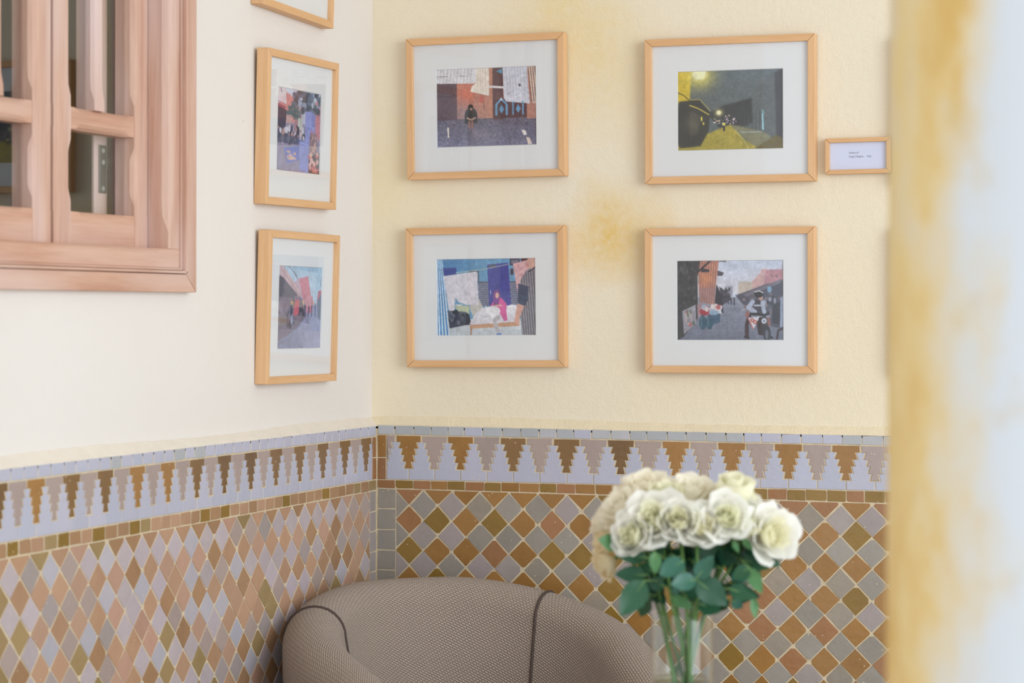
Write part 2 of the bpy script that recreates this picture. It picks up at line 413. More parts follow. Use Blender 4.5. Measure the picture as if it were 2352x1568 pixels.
    while True:
        if 1.0-j*V/2 < .16: break
        i = -1
        while True:
            cu = c0+(i+(.5 if j % 2 == 0 else 0))*P
            if cu > umax: break
            cz = ztp(cu)-V/2*j
            if j % 2 == 1: pass
            a, b = P/2-gh, V/2-gh
            poly = chipped([(cu, cz-b), (cu+a, cz), (cu, cz+b), (cu-a, cz)], rng, .0013, .008)
            poly = clip(poly, 0, sc_+g, False)
            if len(poly) > 2: poly = clip(poly, 1, z4(cu)-.0016, True)
            if len(poly) > 2: poly = clip(poly, 1, .12, False)
            if len(poly) > 2 and abs(parea(poly)) > .00008:
                f = 0 if j % 2 == 0 else 1
                if rng.random() < .06 and j > 1: f = 1-f
                zlow = (.60 if back else .585+.12*max(0, cu)/1.7)
                put('diamond_tile', poly, rng.choice(fam[f]), cu < useen-.02 and cz > zlow)
            i += 1
        j += 1
    allv, mi = MB(), []                                # tiles beyond the view: one joined field
    for k_, (mname, mb_) in enumerate(stuff.items()):
        allv.add(mb_.v, mb_.f); mi += [k_]*len(mb_.f)
    o = mesh('tile_field', allv.v, allv.f, parent=bed, mats=[MT[q] for q in stuff], midx=mi); o['kind'] = 'stuff'
    # rough plaster fillet above the capping tiles
    fb = MB(); L = []
    for i in range(161):
        u = (3.3 if back else 4.2)*i/160
        h = .0195+.003*math.sin(u*5.3)+rng.uniform(-.0012, .0012); o_ = face-.0012
        pts = [(u, 1.164, 0), (u, 1.164, o_), (u, ztop(u)+.0004+rng.uniform(-.001, .0012), o_), (u, ztop(u)+.006, o_*.72), (u, ztop(u)+h, .0005), (u, ztop(u)+h, -.004)]
        L.append([(a, -o, z) if back else (o, -a, z) for a, z, o in pts])
    fb.loops(L)
    ft = fb.build('plaster_fillet', MT['fillet' if back else 'fillet_pale'], wall)
dado(True); dado(False)

# ------------------------------------------------------------------ wooden window in the left wall
# wall coordinates: s = distance from the corner along the wall (towards -Y), o = out of the wall (+X), z up
def LW(s, o, z): return (o, -s, z)
def bar(mb, along, a0, a1, b0, b1, o0, o1, c=0.0, lo=True, hi=True, stop=.035, tr=.03, n=26):
    """stop-chamfered wooden bar. along 's' or 'z' from a0 to a1; b0..b1 across; o0 back .. o1 front"""
    L = []
    for i in range(n+1):
        a = a0+(a1-a0)*i/n
        d = min(a-a0, a1-a)
        k = min(1, max(0, (d-stop)/tr)); k = k*k*(3-2*k); cc = max(.0012, c*k)
        cl = cc if lo else .0012; ch = cc if hi else .0012
        sec = [(b0, o0), (b0, o1-cl), (b0+cl*.45, o1-cl*.35), (b0+cl, o1), (b1-ch, o1), (b1-ch*.45, o1-ch*.35), (b1, o1-ch), (b1, o0)]
        L.append([LW(a, o, b) if along == 's' else LW(b, o, a) for b, o in sec])
    return mb.loops(L)
win = tag(empty('window_1', (0, -1.49, 1.4836)), 'two-leaf washed pine window with stop-chamfered glazing bars', kind='structure')
WO = win.location
def wpart(name, mb, mat, parent=None, **k):
    mb.v = [(x-WO.x, y-WO.y, z-WO.z) for x, y, z in mb.v]
    return mb.build(name, mat, parent or win, **k)
SA, SB = 1.0016, 1.978; ZA, ZB = 1.4836, 2.50      # outer edges of the casing
wc, hc = .0445, .0365
def quad_prism(mb, q, o0, o1):
    return mb.loops([[LW(s, o0, z) for s, z in q], [LW(s, o1, z) for s, z in q]])
wpart('casing', quad_prism(MB(), [(SA, ZA), (SA+wc, ZA+hc), (SA+wc, ZB-hc), (SA, ZB)], -.002, .022), MT['pine_v'], bevel=.002)
wpart('casing', quad_prism(MB(), [(SB, ZA), (SB-wc, ZA+hc), (SB-wc, ZB-hc), (SB, ZB)], -.002, .022), MT['pine_v'], bevel=.002)
wpart('casing', quad_prism(MB(), [(SA, ZA), (SB, ZA), (SB-wc, ZA+hc), (SA+wc, ZA+hc)], -.002, .021), MT['pine_h'], bevel=.002)
wpart('casing', quad_prism(MB(), [(SA, ZB), (SB, ZB), (SB-wc, ZB-hc), (SA+wc, ZB-hc)], -.002, .021), MT['pine_h'], bevel=.002)
# moulding strips between casing and jambs
i0, i1 = SA+wc+.0012, ZA+hc+.0012
for k, (d0, d1, o1) in enumerate(((0, .0055, .0245), (.0065, .0105, .016))):
    for (x0, x1) in ((i0+d0, i0+d1), (SB-wc-.0012-d1, SB-wc-.0012-d0)):
        mb = MB(); mb.box(LW(x0, -.01, i1+d0), LW(x1, o1, ZB-hc-d0)); wpart('moulding', mb, MT['pine_v'], bevel=.0012)
    mb = MB(); mb.box(LW(i0+d0, -.01, i1+d0), LW(SB-wc-.0012-d0, o1, i1+d1)); wpart('moulding', mb, MT['pine_h'], bevel=.0012)
# jamb frame
J0, J1 = 1.0585, 1.105
wpart('jamb', bar(MB(), 'z', 1.5705, 2.42, J0, J1, -.11, .011, .016, lo=False, stop=.030, tr=.045), MT['pine_v'])
wpart('jamb', bar(MB(), 'z', 1.5705, 2.42, 1.874, 1.9205, -.11, .011, .016, hi=False, stop=.030, tr=.045), MT['pine_v'])
wpart('sill', bar(MB(), 's', J0, 1.9205, 1.532, 1.5705, -.11, .0105, .010, lo=False, stop=.05), MT['pine_h'])
wpart('head_jamb', bar(MB(), 's', J0, 1.9205, 2.42, 2.46, -.11, .0105, .010, hi=False, stop=.05), MT['pine_h'])
GO = -.056
def casement(s0, s1, mirror):
    zb, zt = 1.5715, 2.418; of, ob_ = -.035, -.078
    X = lambda a, b: (a, b) if not mirror else (s0+s1-b, s0+s1-a)
    def side(a, b, innerhi):
        a, b = X(a, b); ih = innerhi != mirror
        return a, b, ih
    mb = MB()
    for a, b, ih in (side(s0+.0028, s0+.0575, True), side(s1-.0680, s1-.0015, False)):
        for (z0, z1) in ((1.6335, 1.788), (1.83, 2.350)):
            bar(mb, 'z', z0, z1, a, b, ob_, of, .011, lo=not ih, hi=ih, stop=.012, tr=.035)
        for (z0, z1) in ((zb, 1.6335), (1.788, 1.83), (2.350, zt)): mb.box(LW(a, ob_, z0), LW(b, of, z1))
    body = wpart('casement', mb, MT['pine_v'])
    a0, _ = (s0+.0575, 0); a1 = s1-.0680
    if mirror: a0, a1 = s0+s1-a1, s0+s1-a0
    def sub(name, mb, mat, **k): return wpart(name, mb, mat, body, **k)
    sub('bottom_rail', bar(MB(), 's', a0, a1, zb, 1.6335, ob_, of-.0008, .008, lo=False, stop=.02), MT['pine_h'])
    sub('top_rail', bar(MB(), 's', a0, a1, 2.350, zt, ob_, of-.0008, .008, hi=False, stop=.02), MT['pine_h'])
    sub('crossbar', bar(MB(), 's', a0, a1, 1.788, 1.830, ob_, of-.0012, .011, stop=.012, tr=.03), MT['pine_h'])
    mm = (a0+a1)/2+(.011 if not mirror else -.011)
    sub('glazing_bar', bar(MB(), 'z', 1.830, 2.350, mm-.019, mm+.019, ob_, of-.002, .011, stop=.008, tr=.04), MT['pine_v'])
    for q0, q1, z0, z1 in ((a0, a1, 1.6335, 1.788), (a0, mm-.019, 1.83, 2.35), (mm+.019, a1, 1.83, 2.35)):
        mb = MB(); mb.box(LW(q0-.004, GO-.003, z0-.004), LW(q1+.004, GO, z1+.004)); sub('pane', mb, MT['winpane'])
casement(1.105, 1.4868, False); casement(1.4932, 1.875, True)
mb = MB().box(LW(1.150, -.109, 1.56), LW(1.204, -.102, 2.42)); post = wpart('inner_post', mb, MT['pine_v'], bevel=.002)
post['label'] = 'pale wooden post behind the glass'
mb = MB().box(LW(1.158, -.102, 1.679), LW(1.188, -.099, 1.774)).box(LW(1.146, -.102, 1.727), LW(1.158, -.099, 1.752))
pl = wpart('strike_plate', mb, MT['steel'], post, bevel=.001); pl['label'] = 'grey metal strike plate'
for zz in (1.763, 1.740, 1.688):
    mb = MB(); L = []
    for o, r in ((-.0995, .0055), (-.0975, .0050), (-.0972, .0022), (-.0980, .0018)): L.append([LW(1.173+r*math.cos(q*PI/6), o, zz+r*math.sin(q*PI/6)) for q in range(12)])
    mb.loops(L, cap0=False); wpart('screw', mb, MT['screw'], post)

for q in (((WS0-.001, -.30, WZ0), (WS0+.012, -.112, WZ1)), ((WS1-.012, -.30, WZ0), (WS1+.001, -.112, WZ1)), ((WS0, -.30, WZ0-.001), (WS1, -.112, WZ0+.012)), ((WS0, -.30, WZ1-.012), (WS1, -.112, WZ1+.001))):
    mb = MB(); mb.box(LW(*q[0]), LW(*q[1])); wpart('reveal_shade_board', mb, MT['dark'])  # added dark boards, standing in for shade on the window reveal
# ------------------------------------------------------------------ photo prints: flat pictures drawn by code, stored as printed colour on a fine grid
class Pic:
    def __init__(s, w, h, col, seed=1):
        s.w, s.h = w*2, h*2; s.a = np.zeros((s.h, s.w, 3)); s.a[:] = col
        s.Y, s.X = np.mgrid[0:s.h, 0:s.w]; s.X = (s.X+.5)/s.w; s.Y = (s.Y+.5)/s.h; s.rng = np.random.RandomState(seed)
    def put(s, m, col, al=1.):
        m = (m*al)[..., None] if m.dtype != bool else (m.astype(float)*al)[..., None]
        s.a = s.a*(1-m)+np.array(col, float)*m
    def p(s, col, pts, al=1.):
        m = np.zeros(s.X.shape, bool); n = len(pts)
        for i in range(n):
            x0, y0 = pts[i]; x1, y1 = pts[(i+1) % n]
            if y0 == y1: continue
            c = ((y0 > s.Y) != (y1 > s.Y)) & (s.X < (x1-x0)*(s.Y-y0)/(y1-y0)+x0); m ^= c
        s.put(m, col, al); return m
    def r(s, col, x0, y0, x1, y1, al=1.): s.put((s.X >= x0) & (s.X < x1) & (s.Y >= y0) & (s.Y < y1), col, al)
    def e(s, col, cx, cy, rx, ry, al=1.): s.put(((s.X-cx)/rx)**2+((s.Y-cy)/ry)**2 < 1, col, al)
    def glow(s, col, cx, cy, rx, ry, al=1.):
        d = ((s.X-cx)/rx)**2+((s.Y-cy)/ry)**2; s.put(np.exp(-d*2.2), col, al)
    def l(s, col, wd, pts, al=1.):
        asp = s.w/s.h
        for (x0, y0), (x1, y1) in zip(pts, pts[1:]):
            dx, dy = (x1-x0)*asp, (y1-y0); L2 = dx*dx+dy*dy+1e-9
            t = np.clip(((s.X-x0)*asp*dx+(s.Y-y0)*dy)/L2, 0, 1)
            s.put(((s.X-x0)*asp-t*dx)**2+((s.Y-y0)-t*dy)**2 < (wd/2)**2, col, al)
    def grad(s, c0, c1, y0, y1, x0=0, x1=1):
        t = np.clip((s.Y-y0)/(y1-y0), 0, 1)[..., None]; m = ((s.Y >= y0) & (s.Y <= y1) & (s.X >= x0) & (s.X <= x1))[..., None]
        s.a = np.where(m, np.array(c0, float)*(1-t)+np.array(c1, float)*t, s.a)
    def blobs(s, cols, n, x0, y0, x1, y1, rx, ry, al=1.):
        for i in range(n):
            s.e(cols[s.rng.randint(len(cols))], s.rng.uniform(x0, x1), s.rng.uniform(y0, y1), rx*s.rng.uniform(.5, 1.3), ry*s.rng.uniform(.5, 1.3), al)
    def grain(s, amt, x0=0, y0=0, x1=1, y1=1):
        g = s.rng.normal(0, amt, (s.h//4+1, s.w//4+1)).repeat(4, 0).repeat(4, 1)[:s.h, :s.w]+s.rng.normal(0, amt*.6, s.X.shape)
        m = (s.X >= x0) & (s.X < x1) & (s.Y >= y0) & (s.Y < y1); s.a += (g*m)[..., None]
    def soften(s, n):
        for _ in range(n):
            for ax in (0, 1):
                P_ = np.pad(s.a, [(1, 1) if i == ax else (0, 0) for i in range(3)], 'edge')
                s.a = (P_[:-2]+2*P_[1:-1]+P_[2:])/4 if ax == 0 else (P_[:, :-2]+2*P_[:, 1:-1]+P_[:, 2:])/4
    def mottle(s, amt, cell=14):
        g = s.rng.normal(0, amt, (s.h//cell+3, s.w//cell+3))
        yy = np.arange(s.h)/cell; xx = np.arange(s.w)/cell; y0 = yy.astype(int); x0 = xx.astype(int); fy = (yy-y0)[:, None]; fx = (xx-x0)[None]
        v = (g[y0][:, x0]*(1-fy)*(1-fx)+g[y0+1][:, x0]*fy*(1-fx)+g[y0][:, x0+1]*(1-fy)*fx+g[y0+1][:, x0+1]*fy*fx)
        s.a = s.a*(1+v/100)[..., None]
    def out(s):
        s.mottle(3, 22); s.mottle(3, 9); s.mottle(3, 5)
        a = np.clip(s.a, 0, 255)
        k = (.25, .5, .25); P_ = np.pad(a, ((1, 1), (1, 1), (0, 0)), 'edge'); P_ = sum(k[i]*P_[i:i+s.h] for i in range(3)); a = sum(k[i]*P_[:, i:i+s.w] for i in range(3))
        g_ = a.mean(2, keepdims=True); a = (g_+(a-g_)*.84)*.90+14
        a = a.reshape(s.h//2, 2, s.w//2, 2, 3).mean((1, 3))/255
        return np.where(a <= .04045, a/12.92, ((a+.055)/1.055)**2.4)
PW, PH = 200, 146
def pic_wall():
    q = Pic(PW, PH, (196, 122, 98), 3)
    q.grad((206, 118, 92), (172, 128, 124), .2, .66)
    q.grad((98, 92, 112), (118, 118, 150), .64, 1); q.grain(9, 0, .64, 1, 1); q.glow((150, 140, 150), .45, .85, .2, .12, .4)
    q.r((92, 66, 78), 0, .16, .21, .65); q.r((72, 54, 70), 0, .34, .205, .36)
    q.glow((232, 112, 88), .31, .33, .12, .16, .8); q.glow((160, 132, 150), .28, .58, .1, .12, .5); q.r((198, 128, 104), .42, .3, .56, .64, .6)
    q.p((226, 222, 228), [(0, 0), (.42, 0), (.4, .2), (0, .185)])
    for i in range(11): q.l((176, 170, 182), .006, [(.02+i*.034, 0), (.005+i*.034, .19)])
    q.l((120, 110, 120), .008, [(.01, .1), (.12, .1)]); q.l((130, 120, 125), .008, [(.24, .1), (.31, .1)])
    q.p((240, 226, 212), [(.4, 0), (.53, 0), (.53, .36), (.345, .3), (.36, .23), (.4, .2)])
    for i in range(4): q.l((212, 182, 158), .008, [(.42+i*.025, 0), (.42+i*.025, .3)])
    q.l((160, 100, 88), .02, [(.47, .36), (.48, .52)])
    q.e((222, 84, 72), .455, .4, .025, .05, .6)
    q.r((204, 132, 104), .53, 0, .57, .64); q.r((98, 62, 64), .565, 0, .67, .66); q.r((90, 56, 62), .57, .4, .905, .645)
    q.r((196, 130, 112), .9, .44, 1, .66); q.l((70, 46, 52), .008, [(.735, .44), (.735, .64)])
    q.p((86, 148, 186), [(.60, .06), (.66, .02), (.66, .09)])
    q.l((238, 232, 232), .028, [(.53, .245), (.672, .262)])
    q.p((216, 216, 230), [(.665, 0), (.905, 0), (.93, .475), (.70, .44), (.675, .4)])
    for i in range(8): q.l((182, 182, 200), .006, [(.70+i*.028, 0), (.72+i*.028, .44)])
    q.e((92, 88, 96), .832, .24, .012, .018)
    q.p((236, 206, 188), [(.905, 0), (1, 0), (1, .475), (.955, .47), (.93, .2)])
    for i in range(5): q.l((128, 88, 76), .012, [(.915+i*.022, 0), (.95+i*.022, .46)])
    B = (96, 158, 206)
    q.l(B, .026, [(.60, .60), (.60, .475), (.65, .405), (.702, .475), (.702, .60)]); q.p((222, 216, 222), [(.65, .385), (.665, .42), (.635, .42)])
    for cx in (.652, .815): q.p(B, [(cx, .475), (cx+.025, .535), (cx, .59), (cx-.025, .535)])
    q.l(B, .022, [(.765, .45), (.765, .6)]); q.l(B, .022, [(.862, .45), (.862, .6)])
    q.e((36, 36, 40), .345, .495, .026, .036); q.e((52, 54, 58), .348, .60, .062, .10); q.p((50, 52, 56), [(.285, .6), (.41, .6), (.41, .7), (.285, .7)])
    q.e((196, 150, 130), .35, .52, .012, .015); q.l((206, 160, 140), .018, [(.31, .63), (.35, .655), (.39, .63)]); q.l((150, 104, 96), .03, [(.33, .68), (.33, .75)]); q.l((150, 104, 96), .03, [(.36, .68), (.36, .75)])
    q.l((236, 222, 206), .022, [(.118, .75), (.121, .86)])
    q.p((236, 226, 222), [(.845, .80), (.885, .805), (.9, .86), (.87, .87)]); q.p((228, 206, 192), [(.89, .89), (.925, .9), (.95, .98), (.91, .985)])
    q.grain(5); return q.out()
def pic_night():
    q = Pic(PW, PH, (88, 98, 100), 4)
    q.grad((94, 108, 114), (92, 100, 100), 0, .6)
    q.p((226, 190, 30), [(0, 0), (.14, 0), (.12, .4), (0, .4)])
    q.glow((240, 214, 60), .21, .06, .2, .24, .9); q.e((255, 252, 214), .21, .04, .062, .075); q.glow((255, 250, 180), .21, .05, .1, .12, .9)
    q.p((52, 56, 56), [(.28, .54), (.45, .44), (.7, .36), (.78, .62), (.6, .73), (.4, .72)])
    q.p((92, 98, 100), [(.70, .40), (.77, .16), (.95, .02), (1, 0), (1, .97), (.93, .88), (.82, .80), (.72, .74)])
    q.p((62, 58, 62), [(.915, .06), (1, 0), (1, .97), (.93, .88)])
    q.soften(10)
    q.p((178, 158, 44), [(.3, .78), (.5, .68), (.62, .71), (1, .93), (1, 1), (0, 1), (0, .9)])
    q.p((128, 126, 92), [(.5, .68), (.62, .71), (.84, .80), (.92, .90), (.75, .97), (.62, .86)])
    q.p((108, 90, 30), [(.72, .99), (.93, .82), (1, .88), (1, 1)])
    q.p((54, 52, 44), [(.02, .38), (.2, .36), (.31, .52), (.3, .74), (.28, .80), (.22, .94), (.03, .96), (.0, .9), (0, .6)])
    q.p((70, 66, 54), [(.12, .50), (.22, .55), (.2, .78), (.12, .80)])
    q.soften(6); q.glow((120, 116, 90), .15, .66, .1, .14, .35)
    q.l((214, 190, 60), .014, [(.12, .43), (.2, .47), (.3, .55)]); q.l((190, 170, 70), .01, [(.13, .36), (.22, .36), (.31, .5)]); q.l((70, 62, 30), .01, [(.01, .27), (.06, .3), (.12, .37)])
    q.e((240, 214, 60), .232, .6, .008, .03); q.e((230, 200, 60), .25, .66, .008, .02)
    q.glow((250, 220, 120), .395, .53, .05, .06); q.e((255, 244, 196), .395, .53, .02, .026)
    q.blobs([(220, 180, 214), (250, 210, 140), (170, 130, 150), (240, 220, 240)], 30, .33, .60, .56, .67, .006, .010)
    for x, y in ((.46, .58), (.49, .57), (.40, .63), (.53, .62)): q.glow((255, 220, 190), x, y, .012, .016)
    q.l((150, 220, 236), .02, [(.802, .56), (.806, .75)]); q.l((110, 160, 160), .03, [(.80, .52), (.81, .54)]); q.p((150, 160, 150), [(.58, .77), (.8, .77), (.8, .785), (.62, .79)])
    for i in range(6): q.l((66, 68, 68), .006, [(.60+i*.035, .56-i*.01), (.60+i*.035, .72+i*.008)])
    q.l((196, 184, 96), .014, [(.55, .76), (.62, .86), (.67, .975)])
    q.e((226, 214, 90), .442, .675, .014, .025); q.e((60, 52, 40), .442, .645, .009, .014); q.l((46, 44, 40), .024, [(.442, .70), (.444, .75)])
    q.grain(3); return q.out()
def pic_room():
    q = Pic(PW, PH, (96, 158, 204), 5)
    q.glow((56, 122, 186), .12, .08, .3, .3, .9)
    q.grad((206, 212, 222), (190, 200, 208), .78, 1)
    q.r((44, 58, 150), .065, .12, .205, .24)
    for (x0, x1) in ((.42, .53), (.74, .82)):
        q.r((132, 138, 160), x0, .30, x1, .62)
        for i in range(6):
            for j in range(10): q.e((72, 80, 120), x0+.012+i*.018+(j % 2)*.009, .35+j*.028, .006, .01)
        q.r((88, 92, 112), x0, .30, x1, .325)
    q.r((60, 64, 90), .34, .165, .43, .3); q.r((190, 200, 216), .35, .18, .42, .29)
    q.p((64, 68, 164), [(.515, .085), (.725, .065), (.752, .62), (.53, .63)]); q.r((84, 90, 110), .53, .085, .60, .12); q.l((200, 206, 220), .008, [(.545, .41), (.548, .47)])
    q.r((52, 60, 84), .74, .01, .84, .1); q.r((120, 110, 130), .755, .03, .825, .08); q.r((90, 50, 60), .85, .0, .93, .05); q.r((70, 60, 80), .745, .14, .775, .22)
    q.l((196, 206, 176), .008, [(.2, .185), (.46, .15), (.72, .085)])
    q.p((44, 52, 74), [(.11, .67), (.32, .66), (.35, .85), (.28, .86), (.13, .9)]); q.blobs([(28, 32, 44), (60, 70, 92), (90, 100, 120)], 30, .12, .68, .28, .86, .018, .03)
    q.p((190, 200, 160), [(.18, .61), (.33, .61), (.33, .72), (.28, .68), (.22, .68)]); q.e((210, 214, 214), .23, .6, .04, .012)
    q.p((196, 192, 186), [(.33, .62), (.43, .52), (.47, .64), (.37, .76)])
    q.p((222, 216, 228), [(.075, .225), (.41, .17), (.425, .60), (.30, .60), (.22, .56), (.19, .50), (.18, .67), (.125, .67), (.10, .44)])
    for i in range(5): q.l((206, 198, 214), .006, [(.14+i*.06, .22), (.20+i*.05, .56)])
    for i, c in enumerate([(48, 128, 200), (206, 226, 242)]*4):
        q.p(c, [(i*.0075, 0), (.06, 0), (.135, 1), (.005+i*.016, 1)])
    q.p((224, 220, 230), [(.33, .84), (.40, .70), (.46, .64), (.80, .60), (.84, .82), (.37, .87)]); q.e((234, 232, 240), .76, .66, .07, .06); q.l((196, 190, 206), .008, [(.36, .85), (.42, .72), (.5, .76)])
    q.p((206, 150, 112), [(.335, .855), (.83, .815), (.83, .87), (.335, .905)]); q.l((176, 122, 90), .018, [(.348, .9), (.345, .975)])
    q.p((228, 84, 158), [(.535, .63), (.585, .53), (.65, .505), (.705, .59), (.70, .68), (.712, .80), (.68, .81), (.63, .70)])
    q.e((128, 66, 146), .605, .475, .036, .07); q.p((132, 70, 150), [(.57, .5), (.64, .5), (.62, .60), (.575, .60)]); q.e((226, 172, 152), .611, .48, .019, .036)
    q.l((226, 172, 152), .022, [(.55, .63), (.60, .61), (.65, .61)]); q.e((238, 236, 242), .565, .68, .075, .065); q.p((238, 236, 242), [(.49, .61), (.52, .64), (.5, .7)])
    q.l((184, 178, 184), .055, [(.62, .76), (.58, .80), (.615, .93)]); q.l((92, 130, 196), .03, [(.61, .975), (.64, .975)])
    q.p((226, 168, 174), [(.77, .08), (.925, .03), (.93, .22), (.85, .4), (.815, .46)]); q.blobs([(210, 130, 140), (236, 196, 196)], 18, .79, .08, .91, .3, .012, .02, .6)
    m = q.p((150, 146, 156), [(.84, .3), (.9, .17), (1, .12), (1, 1), (.855, 1), (.84, .75)])
    st = (np.sin((q.X-.06*q.Y)*2*PI*42) > .15) & m; q.put(st, (92, 88, 102))
    q.p((54, 68, 100), [(.82, .33), (.925, .37), (.915, .55), (.885, .62), (.815, .58)]); q.l((36, 44, 70), .01, [(.83, .45), (.91, .48)]); q.l((36, 44, 70), .01, [(.83, .52), (.9, .55)])
    q.p((222, 160, 142), [(.81, .585), (.88, .615), (.835, .76), (.825, .86), (.775, .83), (.79, .73)])
    q.e((224, 166, 150), .962, .07, .055, .085); q.e((210, 138, 124), .915, .1, .014, .03); q.l((60, 58, 72), .02, [(.93, .18), (1, .12)])
    q.grain(3); return q.out()
def pic_street():
    q = Pic(PW, PH, (196, 206, 228), 6)
    q.grad((196, 206, 230), (214, 212, 222), 0, .42)
    q.grad((150, 156, 178), (104, 110, 132), .46, 1)
    for i in range(16): q.l((88, 94, 114), .006, [(.1, .6+.4*(i/16)**1.3), (.92, .6+.4*(i/16)**1.3)], .6)
    for i in range(26): q.l((92, 98, 118), .004, [(.47+(i-13)*.006, .52), (.47+(i-13)*.07, 1)], .5)
    q.r((150, 152, 170), .455, .325, .525, .45); q.p((198, 180, 168), [(.575, .3), (.60, .27), (.72, .275), (.72, .42), (.575, .43)])
    q.p((206, 160, 160), [(.71, .26), (.785, .16), (.79, .12), (.85, .115), (.85, .35), (.71, .40)]); q.p((190, 128, 140), [(.83, .13), (1, .12), (1, .34), (.81, .36)])
    q.l((120, 110, 126), .01, [(.985, .04), (.985, .13)]); q.e((120, 92, 104), .89, .2, .008, .015); q.e((120, 92, 104), .93, .21, .008, .015)
    q.p((72, 72, 90), [(.55, .44), (.68, .38), (.82, .31), (1, .25), (1, .86), (.88, .82), (.80, .72), (.64, .58)])
    q.p((112, 106, 124), [(.62, .43), (.80, .33), (.98, .24), (.97, .29), (.80, .38), (.66, .46)]); q.e((120, 170, 206), .865, .37, .02, .04)
    q.blobs([(52, 52, 66), (100, 96, 110), (130, 110, 118), (150, 150, 168)], 44, .62, .42, .98, .70, .02, .03)
    q.soften(4)
    q.p((64, 62, 78), [(.40, .33), (.5, .42), (.5, .5), (.43, .56)]); q.blobs([(90, 88, 104), (52, 50, 64)], 16, .40, .36, .5, .5, .014, .02)
    q.p((58, 57, 62), [(0, 0), (.25, 0), (.22, .12), (.2, .2), (.2, .72), (.07, .95), (0, 1)]); q.blobs([(44, 44, 48), (76, 74, 78), (90, 88, 92)], 40, .0, .02, .18, .58, .02, .03, .6)
    q.p((150, 146, 160), [(.055, .63), (.18, .55), (.185, .78), (.07, .92)]); q.blobs([(196, 90, 90), (90, 110, 96), (190, 170, 170)], 16, .09, .63, .165, .80, .014, .025, .8)
    q.p((170, 130, 140), [(.195, .55), (.235, .52), (.235, .66), (.2, .72)])
    m = q.p((206, 126, 98), [(.225, 0), (.40, 0), (.37, .30), (.355, .56), (.215, .52), (.205, .16)])
    st = (np.sin((q.X+.05*q.Y)*2*PI*46) > .2) & m; q.put(st, (128, 92, 92), .75); q.put((q.Y > .34) & m, (150, 120, 130), .45); q.glow((246, 150, 84), .28, .22, .08, .12, .55)
    q.l((40, 40, 48), .022, [(.2, .15), (.33, .0)]); q.p((58, 50, 62), [(.23, .10), (.31, .12), (.31, .15), (.23, .15)]); q.p((90, 82, 92), [(.39, 0), (.465, 0), (.465, .03), (.39, .02)]); q.p((80, 70, 84), [(.385, .13), (.445, .16), (.43, .2), (.385, .2)])
    q.p((44, 42, 56), [(.375, .3), (.43, .46), (.44, .66), (.36, .60), (.36, .5)])
    q.e((170, 44, 60), .265, .64, .05, .045); q.blobs([(206, 206, 216), (224, 210, 206), (190, 90, 96), (180, 180, 200)], 22, .25, .57, .42, .65, .02, .028)
    q.p((56, 88, 120), [(.31, .68), (.41, .66), (.41, .77), (.33, .80)]); q.e((132, 160, 190), .35, .65, .045, .03)
    for cx in (.247, .309): q.e((44, 84, 110), cx, .775, .034, .085); q.l((84, 128, 150), .01, [(cx-.012, .71), (cx-.014, .83)]); q.e((70, 70, 84), cx, .69, .014, .014)
    for cx, h in ((.485, .04), (.51, .045), (.54, .06)): q.l((70, 72, 96), .02, [(cx, .50), (cx, .50+h)]); q.e((60, 52, 62), cx, .48, .008, .014)
    # rider and motorcycle
    q.l((60, 36, 52), .05, [(.68, .70), (.655, .80), (.655, .93)]); q.l((38, 34, 44), .03, [(.64, .95), (.67, .96)])
    q.p((62, 62, 78), [(.71, .50), (.80, .49), (.82, .62), (.80, .66), (.72, .64)]); q.l((172, 182, 208), .055, [(.71, .52), (.67, .59), (.73, .645)]); q.l((172, 182, 208), .05, [(.80, .53), (.815, .64)]); q.r((180, 188, 206), .72, .555, .80, .575)
    q.e((196, 150, 136), .785, .47, .02, .035); q.e((40, 42, 50), .765, .425, .042, .045); q.l((226, 226, 232), .012, [(.73, .40), (.77, .385), (.805, .41)])
    q.l((36, 36, 44), .03, [(.69, .67), (.76, .67), (.82, .69), (.85, .66)]); q.p((50, 40, 48), [(.74, .70), (.85, .72), (.86, .95), (.76, .92)]); q.e((34, 34, 42), .84, .91, .034, .10); q.e((96, 98, 112), .84, .92, .016, .06); q.l((36, 34, 40), .03, [(.87, .95), (.885, .96)])
    q.p((216, 214, 226), [(.665, .715), (.775, .70), (.72, .85)]); q.e((196, 72, 60), .705, .745, .018, .026); q.e((216, 214, 226), .705, .745, .008, .013); q.e((196, 72, 60), .732, .77, .018, .026); q.e((216, 214, 226), .732, .77, .008, .013); q.l((206, 90, 80), .012, [(.665, .72), (.715, .85)])
    q.e((216, 224, 238), .815, .755, .024, .034); q.e((150, 160, 186), .815, .755, .012, .018); q.e((168, 92, 92), .66, .675, .018, .035); q.p((150, 90, 84), [(.84, .72), (.87, .72), (.875, .82), (.85, .82)])
    q.p((46, 46, 56), [(.89, .55), (.97, .52), (.97, .80), (.89, .78)]); q.p((150, 164, 200), [(.965, .48), (1, .42), (1, .82), (.96, .84)]); q.l((60, 40, 52), .03, [(1, .84), (.945, .87), (.93, 1)])
    q.grain(3); return q.out()
